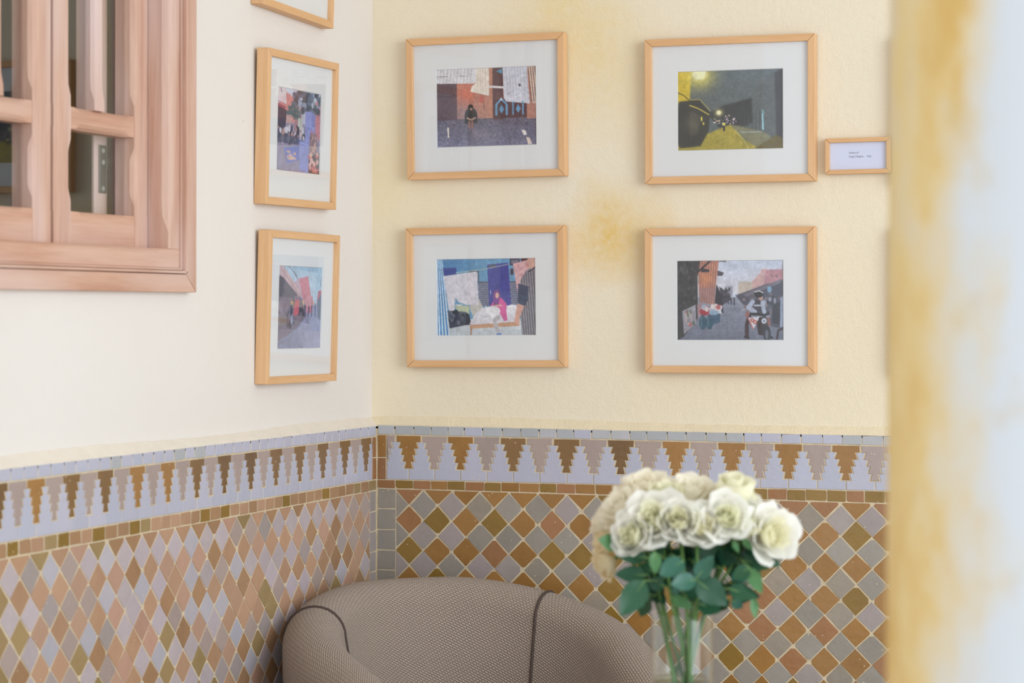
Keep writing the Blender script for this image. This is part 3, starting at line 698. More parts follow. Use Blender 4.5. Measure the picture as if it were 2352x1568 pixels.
def pic_market():
    q = Pic(PW, PH, (150, 140, 170), 8)
    q.grad((206, 214, 236), (190, 190, 214), 0, .4); q.grad((140, 128, 158), (146, 136, 172), .6, 1)
    q.p((224, 132, 128), [(.12, .02), (.52, .16), (.5, .42), (0, .34)]); q.p((228, 208, 216), [(0, 0), (.2, 0), (.22, .2), (0, .17)]); q.l((110, 70, 90), .02, [(.09, .02), (.11, .06)]); q.l((160, 120, 140), .008, [(.02, .17), (.2, .2)])
    q.p((206, 122, 138), [(.86, .12), (1, .10), (1, .6), (.86, .5)]); q.r((176, 120, 132), .4, .3, .56, .5)
    q.blobs([(62, 78, 92), (84, 104, 120), (96, 116, 150), (54, 62, 76), (150, 170, 200)], 90, .38, .02, 1, .26, .045, .035, .9); q.blobs([(70, 92, 96), (88, 108, 112)], 24, .24, .22, .52, .34, .04, .03, .9)
    q.soften(2)
    q.p((58, 44, 70), [(0, .22), (.22, .27), (.2, .58), (0, .62)]); q.p((170, 60, 80), [(0, .19), (.2, .23), (.2, .26), (0, .23)]); q.r((206, 160, 160), .22, .32, .34, .42); q.r((190, 196, 186), .48, .34, .58, .48)
    q.blobs([(40, 40, 62), (54, 60, 110), (64, 84, 160), (206, 204, 220), (180, 130, 130), (34, 34, 50)], 60, .02, .48, .62, .62, .03, .05); q.r((52, 56, 84), .0, .56, .5, .66, .7)
    q.p((92, 110, 206), [(.18, .72), (.52, .67), (.52, .84), (.26, .90)]); q.blobs([(206, 160, 160), (226, 180, 150)], 9, .28, .74, .5, .84, .05, .02)
    q.p((138, 148, 222), [(.645, .25), (.76, .235), (.88, .27), (.87, .64), (.645, .62)]); q.l((108, 116, 196), .01, [(.645, .44), (.875, .46)]); q.p((120, 130, 206), [(.80, .26), (.88, .27), (.87, .62), (.80, .60)]); q.r((214, 80, 120), .79, .47, .82, .5)
    q.p((150, 112, 118), [(.76, .5), (.92, .5), (.92, .76), (.75, .76)]); q.blobs([(206, 160, 150), (110, 80, 90)], 20, .78, .52, .9, .74, .016, .022)
    q.p((126, 136, 214), [(.53, .62), (.60, .60), (.75, .63), (.74, 1), (.53, .96)]); q.l((168, 178, 240), .01, [(.54, .63), (.74, .65)])
    q.p((56, 42, 54), [(.74, .80), (1, .72), (1, 1), (.74, 1)]); q.blobs([(206, 84, 84), (226, 170, 160), (150, 60, 70)], 26, .76, .74, .97, .96, .035, .03)
    q.grain(4); return q.out()
def pic_alley():
    q = Pic(PW, PH, (150, 152, 190), 9)
    q.grad((164, 204, 232), (186, 208, 230), 0, .45); q.grad((150, 152, 192), (128, 132, 172), .58, 1)
    q.p((214, 118, 136), [(.44, .16), (.68, .12), (.76, .38), (.58, .42)]); q.p((190, 160, 180), [(.36, .2), (.48, .16), (.56, .38), (.5, .40)]); q.p((206, 130, 146), [(.6, .38), (.80, .36), (.8, .56), (.6, .56)]); q.p((206, 96, 112), [(.92, .3), (1, .28), (1, .42), (.9, .42)])
    q.p((112, 116, 134), [(.90, .42), (1, .33), (1, .66), (.93, .63)])
    q.p((120, 104, 126), [(0, .36), (.5, .36), (.64, .46), (.66, .60), (.46, .74), (0, .92)]); q.blobs([(60, 54, 74), (90, 80, 104), (140, 120, 140), (46, 42, 58)], 46, .02, .42, .62, .72, .03, .04, .9)
    q.p((226, 90, 112), [(.40, .40), (.49, .41), (.48, .58), (.36, .60)]); q.glow((250, 190, 120), .33, .44, .05, .04); q.glow((250, 200, 140), .585, .44, .03, .05); q.e((240, 170, 140), .82, .44, .02, .025)
    q.p((128, 110, 110), [(.02, .6), (.22, .6), (.22, .7), (.02, .74)]); q.e((150, 160, 200), .33, .64, .03, .06)
    q.p((206, 170, 174), [(.03, 0), (.14, .02), (.54, .34), (.44, .37), (.03, .13)]); q.l((150, 116, 132), .008, [(.06, .03), (.5, .36)]); q.p((86, 80, 92), [(.03, .12), (.12, .15), (.46, .35), (.36, .39), (.12, .38), (.01, .36)])
    q.soften(3)
    q.l((84, 80, 100), .008, [(.22, 0), (.42, .12), (.44, .16)]); q.l((84, 80, 100), .01, [(.36, 0), (.38, .1), (.44, .16)]); q.l((70, 76, 84), .012, [(1, .1), (.97, .2), (1, .26)])
    for x in (.62, .7, .78, .86): q.l((72, 72, 120), .03, [(x, .50), (x, .60)]); q.e((70, 52, 70), x, .485, .012, .014)
    q.l((150, 60, 90), .03, [(.73, .5), (.73, .55)])
    q.p((158, 158, 196), [(.46, .75), (.9, .60), (1, .66), (1, 1), (.62, 1)], .7); q.l((108, 106, 130), .012, [(.02, .95), (.5, .70), (.62, .62)])
    for i in range(12): q.l((112, 112, 138), .005, [(.1-.01*i, .92+.0*i), (.6, .74+.024*i)], .5)
    for i in range(8): q.l((112, 112, 138), .005, [(.1+.07*i, 1), (.4+.03*i, .78)], .4)
    q.grain(3); return q.out()
def pic_plain():
    q = Pic(PW, PH, (150, 150, 160), 12); q.grad((196, 206, 222), (206, 196, 190), 0, .5); q.grad((150, 130, 120), (120, 110, 116), .5, 1); q.p((190, 120, 100), [(0, .2), (.4, .3), (.4, .7), (0, .8)]); q.p((170, 130, 120), [(1, .2), (.65, .35), (.65, .65), (1, .8)]); q.grain(3); return q.out()
def print_mesh(arr, w, h):
    H, W, _ = arr.shape
    vs = [((-.5+i/(W-1))*w, 0, (.5-j/(H-1))*h) for j in range(H) for i in range(W)]
    fs = [(j*W+i, (j+1)*W+i, (j+1)*W+i+1, j*W+i+1) for j in range(H-1) for i in range(W-1)]
    me = bpy.data.meshes.new('photo_print'); me.from_pydata(vs, [], fs); me.update()
    ca = me.color_attributes.new('print', 'FLOAT_COLOR', 'POINT')
    ca.data.foreach_set('color', np.concatenate([arr.reshape(-1, 3), np.ones((H*W, 1))], 1).astype(np.float32).ravel())
    me.materials.append(MT['print']); return me

# ------------------------------------------------------------------ framed pictures
def frame(label, wallside, u, z, w, h, rot, tilt, pic, pw=.247, ph=.181, b=.0165, d=.028, group=None, name='picture_frame', cat='picture frame'):
    off = math.sin(tilt)*h/2+.0006
    t = empty(name, (u, -off, z) if wallside == 'back' else (off, -u, z))
    t.rotation_euler = (tilt, -rot, 0 if wallside == 'back' else PI/2)
    tag(t, label, cat, group)
    W, H = w/2, h/2
    e = .0003
    for q, mt in (([(-W+e, -H), (W-e, -H), (W-b-e, -H+b), (-W+b+e, -H+b)], 'beech_h'), ([(-W+e, H), (W-e, H), (W-b-e, H-b), (-W+b+e, H-b)], 'beech_h'),
                  ([(-W, -H+e), (-W, H-e), (-W+b, H-b-e), (-W+b, -H+b+e)], 'beech_v'), ([(W, -H+e), (W, H-e), (W-b, H-b-e), (W-b, -H+b+e)], 'beech_v')):
        mb = MB(); mb.loops([[(x, 0, zz) for x, zz in q], [(x, -d, zz) for x, zz in q]])
        o = mb.build('frame_rail', MT[mt], t, bevel=.0011)
    iw, ih = W-b+.003, H-b+.003
    MB().box((-iw, -.003, -ih), (iw, -.0155, ih)).build('backing_board', MT['backing'], t)
    a, c = pw/2, ph/2
    if pic is not None:
        ring = lambda x, zz, y: [(-x, y, -zz), (x, y, -zz), (x, y, zz), (-x, y, zz)]
        mb = MB(); mb.loops([ring(iw, ih, -.0160), ring(iw, ih, -.0185), ring(a+.0012, c+.0012, -.0185), ring(a, c, -.0160)], closed_path=True)
        mb.build('mat_board', MT['mat'], t)
        ob('photo_print', print_mesh(pic, pw+.004, ph+.004), t, (0, -.0158, 0))
    MB().box((-iw, -.0206, -ih), (iw, -.0222, ih)).build('glass_pane', MT['pane'], t)
    return t
G1 = None
frame('beech frame with a photo of a figure crouching by a red wall', 'back', .2975, 1.9305, .396, .336, .0110, .010, pic_wall(), .248, .183)
frame('beech frame with a photo of a woman on a bed in a blue room', 'back', .2985, 1.4808, .397, .3325, .0105, .010, pic_room(), .246, .180)
frame('beech frame with a night photo of a yellow lamp-lit street', 'back', .8900, 1.9100, .399, .3335, .0055, .008, pic_night(), .246, .180)
frame('beech frame with a photo of a motorcycle rider in a paved street', 'back', .8915, 1.4740, .399, .3335, .0060, .008, pic_street(), .2485, .181)
frame('beech picture frame behind the plaster column, beside the small text label', 'back', 1.472, 1.900, .399, .332, .004, .006, pic_plain())
frame('beech picture frame behind the plaster column, lower of the two there', 'back', 1.472, 1.4715, .399, .332, .004, .006, pic_plain())
frame('beech frame with a photo of blue fridges in a market lane', 'left', .4870, 1.8464, .390, .3360, .006, .024, pic_market(), .238, .180)
frame('beech frame with a photo of an alley with a dark awning', 'left', .4800, 1.4546, .390, .3345, -.004, .024, pic_alley(), .238, .181)
frame('beech frame hung on the pale wall right above the market lane photo', 'left', .4980, 2.2665, .390, .3350, -.030, .020, pic_plain())
# small label frame with two printed lines
sg = frame('small beech frame holding a printed paper name label', 'back', 1.1860, 1.8000, .149, .0808, .010, .006, None, b=.0098, d=.020, name='label_frame', cat='label')
for c in list(sg.children):
    if c.name.startswith('glass_pane'): c.location.y = .0075
    if c.name.startswith('backing_board'): c.location.y = .005
MB().box((-.0665, -.0106, -.0325), (.0665, -.0112, .0325)).build('paper', MT['paper'], sg)
GLY = {'W': (1.0, [[(0, 1), (.25, 0), (.5, .9), (.75, 0), (1, 1)]], [(0, 1), (1, 1), (.5, .9)]),
 'o': (.52, ['O'], []), 'r': (.36, [[(.06, 0), (.06, .6)], [(.06, .42), (.18, .58), (.32, .56)]], [(.06, 0)]),
 'k': (.5, [[(.06, 0), (.06, 1)], [(.06, .24), (.38, .6)], [(.16, .34), (.44, 0)]], [(.06, 0), (.44, 0)]),
 's': (.4, [[(.33, .5), (.2, .6), (.06, .5), (.1, .36), (.28, .26), (.33, .12), (.2, 0), (.04, .1)]], []),
 'f': (.32, [[(.1, 0), (.1, .8), (.18, .98), (.34, .96)], [(-.02, .6), (.28, .6)]], [(.1, 0)]),
 ':': (.3, [[(.14, .0), (.14, .08)], [(.14, .5), (.14, .58)]], []),
 'K': (.78, [[(.1, 0), (.1, 1)], [(.1, .4), (.62, 1)], [(.28, .6), (.72, 0)]], [(.1, 0), (.1, 1), (.62, 1), (.72, 0)]),
 'a': (.46, [[(.06, .5), (.18, .6), (.34, .54), (.34, .06), (.42, 0)], [(.34, .34), (.12, .26), (.05, .12), (.15, 0), (.34, .12)]], []),
 't': (.34, [[(.12, .84), (.12, .1), (.2, 0), (.32, .06)], [(0, .6), (.3, .6)]], []),
 'j': (.28, [[(.14, .6), (.14, -.18), (.04, -.3), (-.06, -.26)], [(.14, .82), (.14, .88)]], []),
 'N': (.86, [[(.12, 0), (.12, 1), (.74, 0), (.74, 1)]], [(.12, 0), (.12, 1), (.74, 1)]),
 'p': (.54, [[(.08, .6), (.08, -.34)], [(.08, .46), (.24, .6), (.44, .5), (.46, .2), (.32, 0), (.08, .1)]], [(.08, -.34)]),
 'e': (.44, [[(.06, .34), (.4, .36), (.34, .54), (.22, .6), (.08, .5), (.05, .22), (.16, .02), (.4, .08)]], []),
 '-': (.36, [[(.06, .28), (.3, .28)]], []), 'I': (.4, [[(.2, 0), (.2, 1)]], [(.2, 0), (.2, 1)]),
 'l': (.26, [[(.12, 0), (.12, 1)]], [(.12, 0)]), 'y': (.48, [[(.04, .6), (.24, .04)], [(.46, .6), (.2, -.2), (.04, -.3)]], [(.04, .6), (.46, .6)]), ' ': (.28, [], [])}
def text(mb, txt, x0, z0, cap, width):
    adv = sum(GLY[c][0]+.06 for c in txt); kx = width/adv; x = x0
    def stroke(p, q, th):
        p, q = Vector(p), Vector(q); dd = (q-p)
        if dd.length < 1e-7: return
        n = Vector((-dd.y, dd.x)).normalized()*th/2; e = dd.normalized()*th*.3
        qd = [p-e-n, q+e-n, q+e+n, p-e+n]
        mb.add([(a.x, -.01125, a.y) for a in qd], [(0, 1, 2, 3)])
    for c in txt:
        wd_, ss, ser = GLY[c]
        P2 = lambda a: (x+a[0]*kx, z0+a[1]*cap)
        for sgm in ss:
            if sgm == 'O': sgm = [(.26+.2*math.cos(k*PI/6), .3+.3*math.sin(k*PI/6)) for k in range(13)]
            for a, b in zip(sgm, sgm[1:]): stroke(P2(a), P2(b), .00056 if abs(a[0]-b[0]) < .2 else .0004)
        for a in ser: stroke(P2((a[0]-.1, a[1])), P2((a[0]+.1, a[1])), .00025)
        x += (wd_+.06)*kx
mb = MB(); text(mb, 'Works of :', -.0215, .0055, .0042, .0255); text(mb, 'Katja Noppes -  Italy', -.0215, -.0030, .0042, .0515)
mb.build('lettering', MT['ink'], sg)

# ------------------------------------------------------------------ round plaster column of the gallery
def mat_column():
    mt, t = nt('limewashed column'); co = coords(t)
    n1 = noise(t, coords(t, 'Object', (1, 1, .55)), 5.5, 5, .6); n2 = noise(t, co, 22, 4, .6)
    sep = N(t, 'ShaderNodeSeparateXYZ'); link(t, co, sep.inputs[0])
    # ochre stains; also warm bounce (gallery side) and daylight (courtyard side) painted into the colour
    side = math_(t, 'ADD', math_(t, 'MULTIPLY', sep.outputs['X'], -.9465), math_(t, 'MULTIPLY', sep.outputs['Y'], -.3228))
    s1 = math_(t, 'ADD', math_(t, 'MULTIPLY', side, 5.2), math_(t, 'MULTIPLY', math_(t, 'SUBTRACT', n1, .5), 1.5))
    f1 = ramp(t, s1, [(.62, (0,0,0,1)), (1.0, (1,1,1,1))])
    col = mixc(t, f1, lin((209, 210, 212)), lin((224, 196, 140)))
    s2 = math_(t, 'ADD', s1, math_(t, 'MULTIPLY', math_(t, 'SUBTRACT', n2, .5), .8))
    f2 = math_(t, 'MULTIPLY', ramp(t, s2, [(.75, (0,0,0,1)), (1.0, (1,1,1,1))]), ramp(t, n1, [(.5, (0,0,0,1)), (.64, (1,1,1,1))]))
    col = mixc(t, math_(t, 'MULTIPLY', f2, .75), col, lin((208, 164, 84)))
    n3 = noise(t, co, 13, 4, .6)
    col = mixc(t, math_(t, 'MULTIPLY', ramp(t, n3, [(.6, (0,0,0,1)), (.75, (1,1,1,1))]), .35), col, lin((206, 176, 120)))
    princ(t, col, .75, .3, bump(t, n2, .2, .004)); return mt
RC = .20
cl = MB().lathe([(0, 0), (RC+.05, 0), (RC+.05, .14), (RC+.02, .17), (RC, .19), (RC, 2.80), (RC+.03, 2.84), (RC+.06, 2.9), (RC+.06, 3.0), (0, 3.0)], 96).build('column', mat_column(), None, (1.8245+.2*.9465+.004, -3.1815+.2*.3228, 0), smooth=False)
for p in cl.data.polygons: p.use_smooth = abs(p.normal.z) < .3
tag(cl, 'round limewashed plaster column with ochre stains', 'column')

# ------------------------------------------------------------------ tub armchair
def mat_fabric():
    mt, t = nt('taupe basket weave'); tc = N(t, 'ShaderNodeTexCoord')
    mp = N(t, 'ShaderNodeMapping', i={'Scale': (1, 1, 1), 'Rotation': (0, 0, .38)}); link(t, tc.outputs['UV'], mp.inputs[0])
    nz = N(t, 'ShaderNodeTexNoise', i={'Scale': 60.0, 'Detail': 2.0}); link(t, tc.outputs['UV'], nz.inputs['Vector'])
    br = N(t, 'ShaderNodeTexBrick', i={'Color1': (1, 1, 1, 1), 'Color2': (.8, .8, .8, 1), 'Mortar': (0, 0, 0, 1), 'Scale': 54.0, 'Mortar Size': .13, 'Mortar Smooth': 1.0, 'Bias': 0.0, 'Brick Width': .62, 'Row Height': .30})
    link(t, mp.outputs[0], br.inputs['Vector'])
    n2 = noise(t, tc.outputs['UV'], 900, 2, .6); n3 = noise(t, tc.outputs['UV'], 6, 3)
    col = mixc(t, br.outputs['Color'], lin((106, 92, 82)), lin((198, 180, 164)))
    col = mixc(t, math_(t, 'MULTIPLY', n2, .5), col, lin((160, 142, 128)))
    col = mixc(t, math_(t, 'MULTIPLY', n3, .35), col, lin((172, 152, 134)))
    h = math_(t, 'ADD', N_bw(t, br.outputs['Color']), math_(t, 'MULTIPLY', n2, .3))
    p = princ(t, col, .9, .15, bump(t, h, .7, .003)); p.inputs['Sheen Weight'].default_value = .15
    return mt
def N_bw(t, c):
    n = N(t, 'ShaderNodeRGBToBW'); link(t, c, n.inputs[0]); return n.outputs[0]
MT['fabric'] = mat_fabric()
MT['piping'] = mat_plain('dark taupe piping', (92, 78, 72), .9, .1, .2, 200)
MT['legwood'] = mat_plain('dark stained wood', (66, 44, 32), .4, .4, .2, 30)
CH = empty('armchair', (.445, -.497, 0)); tag(CH, 'taupe woven fabric tub armchair tucked into the tiled corner', 'armchair')
fa = math.radians(-43.5)                                 # facing direction: out of the corner
CH.rotation_euler = (0, 0, fa+PI/2)                      # local -Y is the front
RB = .352; T = .066
def path(t):
    """t in [-1,1]: left arm tip .. back .. right arm tip, chair seen from the front; returns point, outward normal, length"""
    A = math.radians(104); arm = .24; total = RB*A+arm; d = abs(t)*total; sg_ = 1 if t > 0 else -1
    if d <= RB*A:
        a = d/RB; return (sg_*RB*math.sin(a), RB*math.cos(a)), (sg_*math.sin(a), math.cos(a)), sg_*d
    e = d-RB*A; n = (math.sin(A), math.cos(A)); tg = (math.cos(A), -math.sin(A))
    return (sg_*(RB*n[0]+tg[0]*e*.6), RB*n[1]+tg[1]*e), (sg_*n[0], n[1]), sg_*d
def htop(t):
    d = abs(t); k = max(0, min(1, (d-.12)/.88)); return .834-.20*k**1.55
def section(t, grow=0.0, n_in=9, n_top=14, n_out=8):
    (px_, py_), (nx, ny), ln = path(t); h = htop(t); r = T+grow; out = []
    zc = h-T; sl = 0
    pts = []
    for i in range(n_in):
        k = i/(n_in-1); z = .30+(zc-.30)*k
        pts.append((-r-.030*math.sin(min(1, (1-k)*1.2)*PI*.5)-.006*math.sin(k*PI), z))
    for i in range(1, n_top):
        a = PI-PI*i/n_top; pts.append((r*math.cos(a)*1.0, zc+r*math.sin(a)))
    for i in range(n_out):
        k = i/(n_out-1); pts.append((r-.012*k, zc-(zc-.08)*k))
    L = 0; prev = None
    for n_, z in pts:
        if prev: L += math.hypot(n_-prev[0], z-prev[1])
        prev = (n_, z); out.append(((px_+nx*n_, py_+ny*n_, z), (ln, L)))
    return out
def shell(name, t0, t1, n, cap=0):
    vs, uv, fs = [], [], []
    rows = [section(t0+(t1-t0)*i/n) for i in range(n+1)]
    if cap:                                             # rounded arm front
        end = rows[0] if cap < 0 else rows[-1]; other = rows[1] if cap < 0 else rows[-2]
        c = Vector((sum(p[0][0] for p in end)/len(end), sum(p[0][1] for p in end)/len(end), 0))
        tdir = (Vector(end[20][0])-Vector(other[20][0])); tdir.z = 0; tdir.normalize()
        (px_, py_), (nx, ny), ln = path(cap)
        ext = []
        for q in range(1, 6):
            a = q/5*PI/2; row = []
            for (p, u_) in end:
                off = (p[0]-px_)*nx+(p[1]-py_)*ny; k = math.cos(a)
                zt = htop(1)-T; z = p[2] if p[2] < zt else zt+(p[2]-zt)*k
                row.append(((px_+nx*off*k+tdir.x*T*math.sin(a), py_+ny*off*k+tdir.y*T*math.sin(a), z), (u_[0]+cap*T*a, u_[1])))
            ext.append(row)
        rows = ext[::-1]+rows if cap < 0 else rows+ext
    m_ = len(rows[0])
    for r_ in rows:
        for p, u_ in r_: vs.append(p); uv.append(u_)
    for i in range(len(rows)-1):
        for j in range(m_-1): fs.append((i*m_+j, (i+1)*m_+j, (i+1)*m_+j+1, i*m_+j+1))
    return mesh(name, vs, fs, MT['fabric'], CH, smooth=True, uv=uv)
TS0, TS1 = -.40, .385                                    # the two seams
shell('backrest', TS0, TS1, 40); shell('arm', -1, TS0, 30, -1); shell('arm', TS1, 1, 30, 1)
for ts in (TS0, TS1):
    MB().tube([p for p, u_ in section(ts, .0005)], .0038, 8).build('piping', MT['piping'], CH, smooth=True)
def slab(name, z0, z1, grow, mat, fr=.30, puff=.0):
    out = []
    for i in range(49):
        t = -1+2*i/48; (px_, py_), (nx, ny), ln = path(t); out.append((px_-nx*(T+.012-grow), py_-ny*(T+.012-grow)))
    c = (0, sum(p[1] for p in out)/len(out)); L = []
    for (k, z) in ((.9, z0), (.985, z0+.012), (1, z0+.03), (1, z1-.03), (.975, z1-.008), (.9, z1), (.5, z1+puff), (.05, z1+puff*1.3)):
        L.append([(c[0]+(p[0]-c[0])*k, c[1]+(p[1]-c[1])*k, z) for p in out])
    mb = MB(); mb.loops(L); b_ = mb.v
    return mb.build(name, mat, CH, smooth=True, uv=[(v[0], v[1]+v[2]) for v in b_])
slab('seat_base', .09, .30, .02, MT['fabric']); slab('seat_cushion', .302, .44, -.022, MT['fabric'], puff=.015)
for x, y in ((-.26, -.24), (.26, -.24), (-.22, .22), (.22, .22)):
    MB().tube([(x, y, 0), (x, y, .05), (x, y, .092)], [.018, .023, .026], 14).build('leg', MT['legwood'], CH, smooth=True)

# ------------------------------------------------------------------ table, glass vase, water
VC = Vector((1.2549, -1.7985, .750)); VR = Vector((.94648, .32279, 0)).normalized(); VT = Vector((.3228, -.9465, 0)).normalized(); UP = Vector((0, 0, 1))
def V3(r, t, z): return VC+VR*r+VT*t+UP*(z-VC.z)       # r right, t towards the viewer, z height
tb = empty('side_table', (VC.x, VC.y, 0)); tag(tb, 'round dark wooden side table carrying the glass vase', 'table')
MB().lathe([(0, .722), (.27, .722), (.285, .728), (.288, .737), (.284, .747), (.275, .7498), (0, .7498)], 64).build('table_top', MT['legwood'], tb)
MB().lathe([(0, .03), (.03, .03), (.026, .2), (.034, .45), (.028, .6), (.06, .7), (.09, .722), (0, .722)], 32).build('pedestal', MT['legwood'], tb, smooth=True)
for k in range(3):
    a = k*2*PI/3+.4; MB().tube([(.02*math.cos(a), .02*math.sin(a), .12), (.12*math.cos(a), .12*math.sin(a), .07), (.24*math.cos(a), .24*math.sin(a), .018)], [.022, .02, .016], 10).build('foot', MT['legwood'], tb, smooth=True)
VRAD = .0492; RIM = .9770
va = MB().lathe([(0, .7502), (VRAD-.002, .7502), (VRAD, .7525), (VRAD, RIM-.001), (VRAD-.0008, RIM), (VRAD-.0022, RIM), (VRAD-.0030, RIM-.001), (VRAD-.0030, .764), (VRAD-.005, .762), (0, .762)], 96).build('vase', MT['vaseglass'], None, (VC.x, VC.y, 0), smooth=True)
tag(va, 'clear straight-sided glass vase holding white roses', 'vase')
wt = MB().lathe([(0, .7625), (VRAD-.0052, .7625), (VRAD-.0034, .7645), (VRAD-.0034, .8745), (VRAD-.0042, .8735), (0, .8730)], 64).build('water', MT['water'], None, (VC.x, VC.y, 0), smooth=True)
tag(wt, 'clear water filling the lower half of the glass vase', 'water')

# ------------------------------------------------------------------ white roses
MT['petal_white'] = mat_thin('white petal', (253, 251, 246), (251, 249, 240), .42, .55, .2)
MT['petal_cream'] = mat_thin('cream petal', (255, 247, 226), (254, 250, 236), .42, .55, .2)
MT['petal_core'] = mat_thin('greenish cream petal', (251, 246, 220), (248, 247, 224), .42, .55, .2)
MT['petal_faded'] = mat_thin('faded yellow petal', (250, 234, 196), (250, 240, 212), .4, .6, .15)
MT['sepal'] = mat_thin('light green sepal', (120, 158, 84), (140, 172, 110), .2, .5)
MT['stem'] = mat_plain('green stem', (96, 138, 62), .5, .4, .2, 30)
MT['leaf_dark'] = mat_thin('dark green leaf', (28, 72, 48), (40, 88, 56), .12, .4, .45)
MT['leaf_blue'] = mat_thin('blue green leaf', (48, 98, 80), (62, 112, 92), .12, .4, .45)
MT['leaf_light'] = mat_thin('light green leaf', (88, 136, 84), (76, 124, 74), .2, .45, .4)
def petal_grid(W, Ht, r0, r1, cup, curl, ang, nu=8, nv=8, seed=0):
    """one petal standing on the z axis: wraps round the axis, leans out and curls back at the rim"""
    rg = random.Random(seed); ph = rg.uniform(0, 6); vs, fs = [], []
    for j in range(nv+1):
        v = j/nv
        r = r0+(r1-r0)*(v**1.15)+cup*math.sin(v*PI)+curl*max(0, v-.72)**1.6*4.5
        z = Ht*(v-.20*max(0, v-.75)**1.3*curl*60)
        wv = W*(.34+.66*math.sin(min(1, v*1.18)*PI*.5))*(1-.55*max(0, v-.70)**1.5/.165*.6)
        for i in range(nu+1):
            u = -1+2*i/nu; a = ang+u*wv/max(r, .006)*(1 if r > .006 else .8)
            zz = z-Ht*.10*u*u*v + .0012*math.sin(3*u+ph)*v
            rr = r-.0025*u*u*v+.0012*math.sin(4*u+ph*2)*v*v
            vs.append((rr*math.cos(a), rr*math.sin(a), zz))
    for j in range(nv):
        for i in range(nu):
            q = j*(nu+1)+i; fs.append((q, q+1, q+nu+2, q+nu+1))
    return vs, fs
def bloom_meshes(kind):
    """returns (core mesh, [outer petal meshes], sepal mesh) for a rose head with its base at the origin, looking up +Z"""
    openness = {'open': 1.0, 'full': .78, 'half': .5, 'bud': .16}[kind]; sd = {'open': 1, 'full': 2, 'half': 3, 'bud': 4}[kind]
    core = MB(); ga = 2.39996
    nin = 15 if kind != 'bud' else 7
    for k in range(nin):
        f = k/(nin-1); vs, fs = petal_grid(.009+.010*f, .036+.002*math.sin(f*3), .003, .0022+.0165*f*(.45+.6*openness), .0015+.004*f, .0015+.005*f*openness, k*ga, seed=sd*50+k)
        core.add(vs, fs)
    cme = bpy.data.meshes.new('rose_core'); cme.from_pydata(core.v, [], core.f); cme.polygons.foreach_set('use_smooth', [True]*len(cme.polygons))
    outs = []
    nout = 10 if kind != 'bud' else 5
    for k in range(nout):
        f = k/(nout-1)
        r1 = .012+(.010+.016*f)*openness+.002
        vs, fs = petal_grid(.0195+.007*f, .037-.013*f*openness, .004+.002*f, r1, .0075+.004*f*openness, .006+.011*f*openness, (nin+k)*ga, 10, 9, sd*90+k)
        me = bpy.data.meshes.new('rose_petal'); me.from_pydata(vs, [], fs); me.polygons.foreach_set('use_smooth', [True]*len(me.polygons)); outs.append(me)
    sp = MB()
    sp.lathe([(0, -.010), (.003, -.0095), (.0062, -.005), (.0068, .001), (.004, .006)], 12)
    for k in range(5):
        a = k*2*PI/5; L = []
        for j in range(6):
            v = j/5; r = .006+.016*v+.006*v*v; z = .001+.010*v-.022*v*v*(1 if kind != 'bud' else -.6); wv = .0052*(1-v)**.8*(1+1.2*v)+.0003
            dr = Vector((math.cos(a), math.sin(a), 0)); tg = Vector((-math.sin(a), math.cos(a), 0))
            if kind == 'bud': r = .007+.008*v
            L.append([tuple(dr*r+tg*wv+UP*z), tuple(dr*(r+.001)+UP*(z-.001)), tuple(dr*r-tg*wv+UP*z)])
        sp.loops(L, closed=False)
    sme = bpy.data.meshes.new('rose_sepals'); sme.from_pydata(sp.v, [], sp.f); sme.polygons.foreach_set('use_smooth', [True]*len(sme.polygons))
    for me, mt in [(cme, None), (sme, 'sepal')]+[(q, None) for q in outs]: me.materials.append(MT[mt] if mt else None)
    return cme, outs, sme
BL = {k: bloom_meshes(k) for k in ('open', 'full', 'half', 'bud')}
def axes(dirz, spin):
    z = Vector(dirz).normalized(); x = z.cross(Vector((.3, .9, .2))).normalized(); y = z.cross(x)
    M3 = Matrix((x, y, z)).transposed(); return M3 @ Matrix.Rotation(spin, 3, 'Z')
K = 3.9/5703.4                                            # metres per photo pixel at the vase
def px(x, y, t=0.0):                                      # measured positions of the bouquet -> right, towards viewer, height
    s_ = (3.9-t)/3.9; return V3((x-1567)*K*s_, t, 1.45-(y-712.5)*K*s_)
roses = []
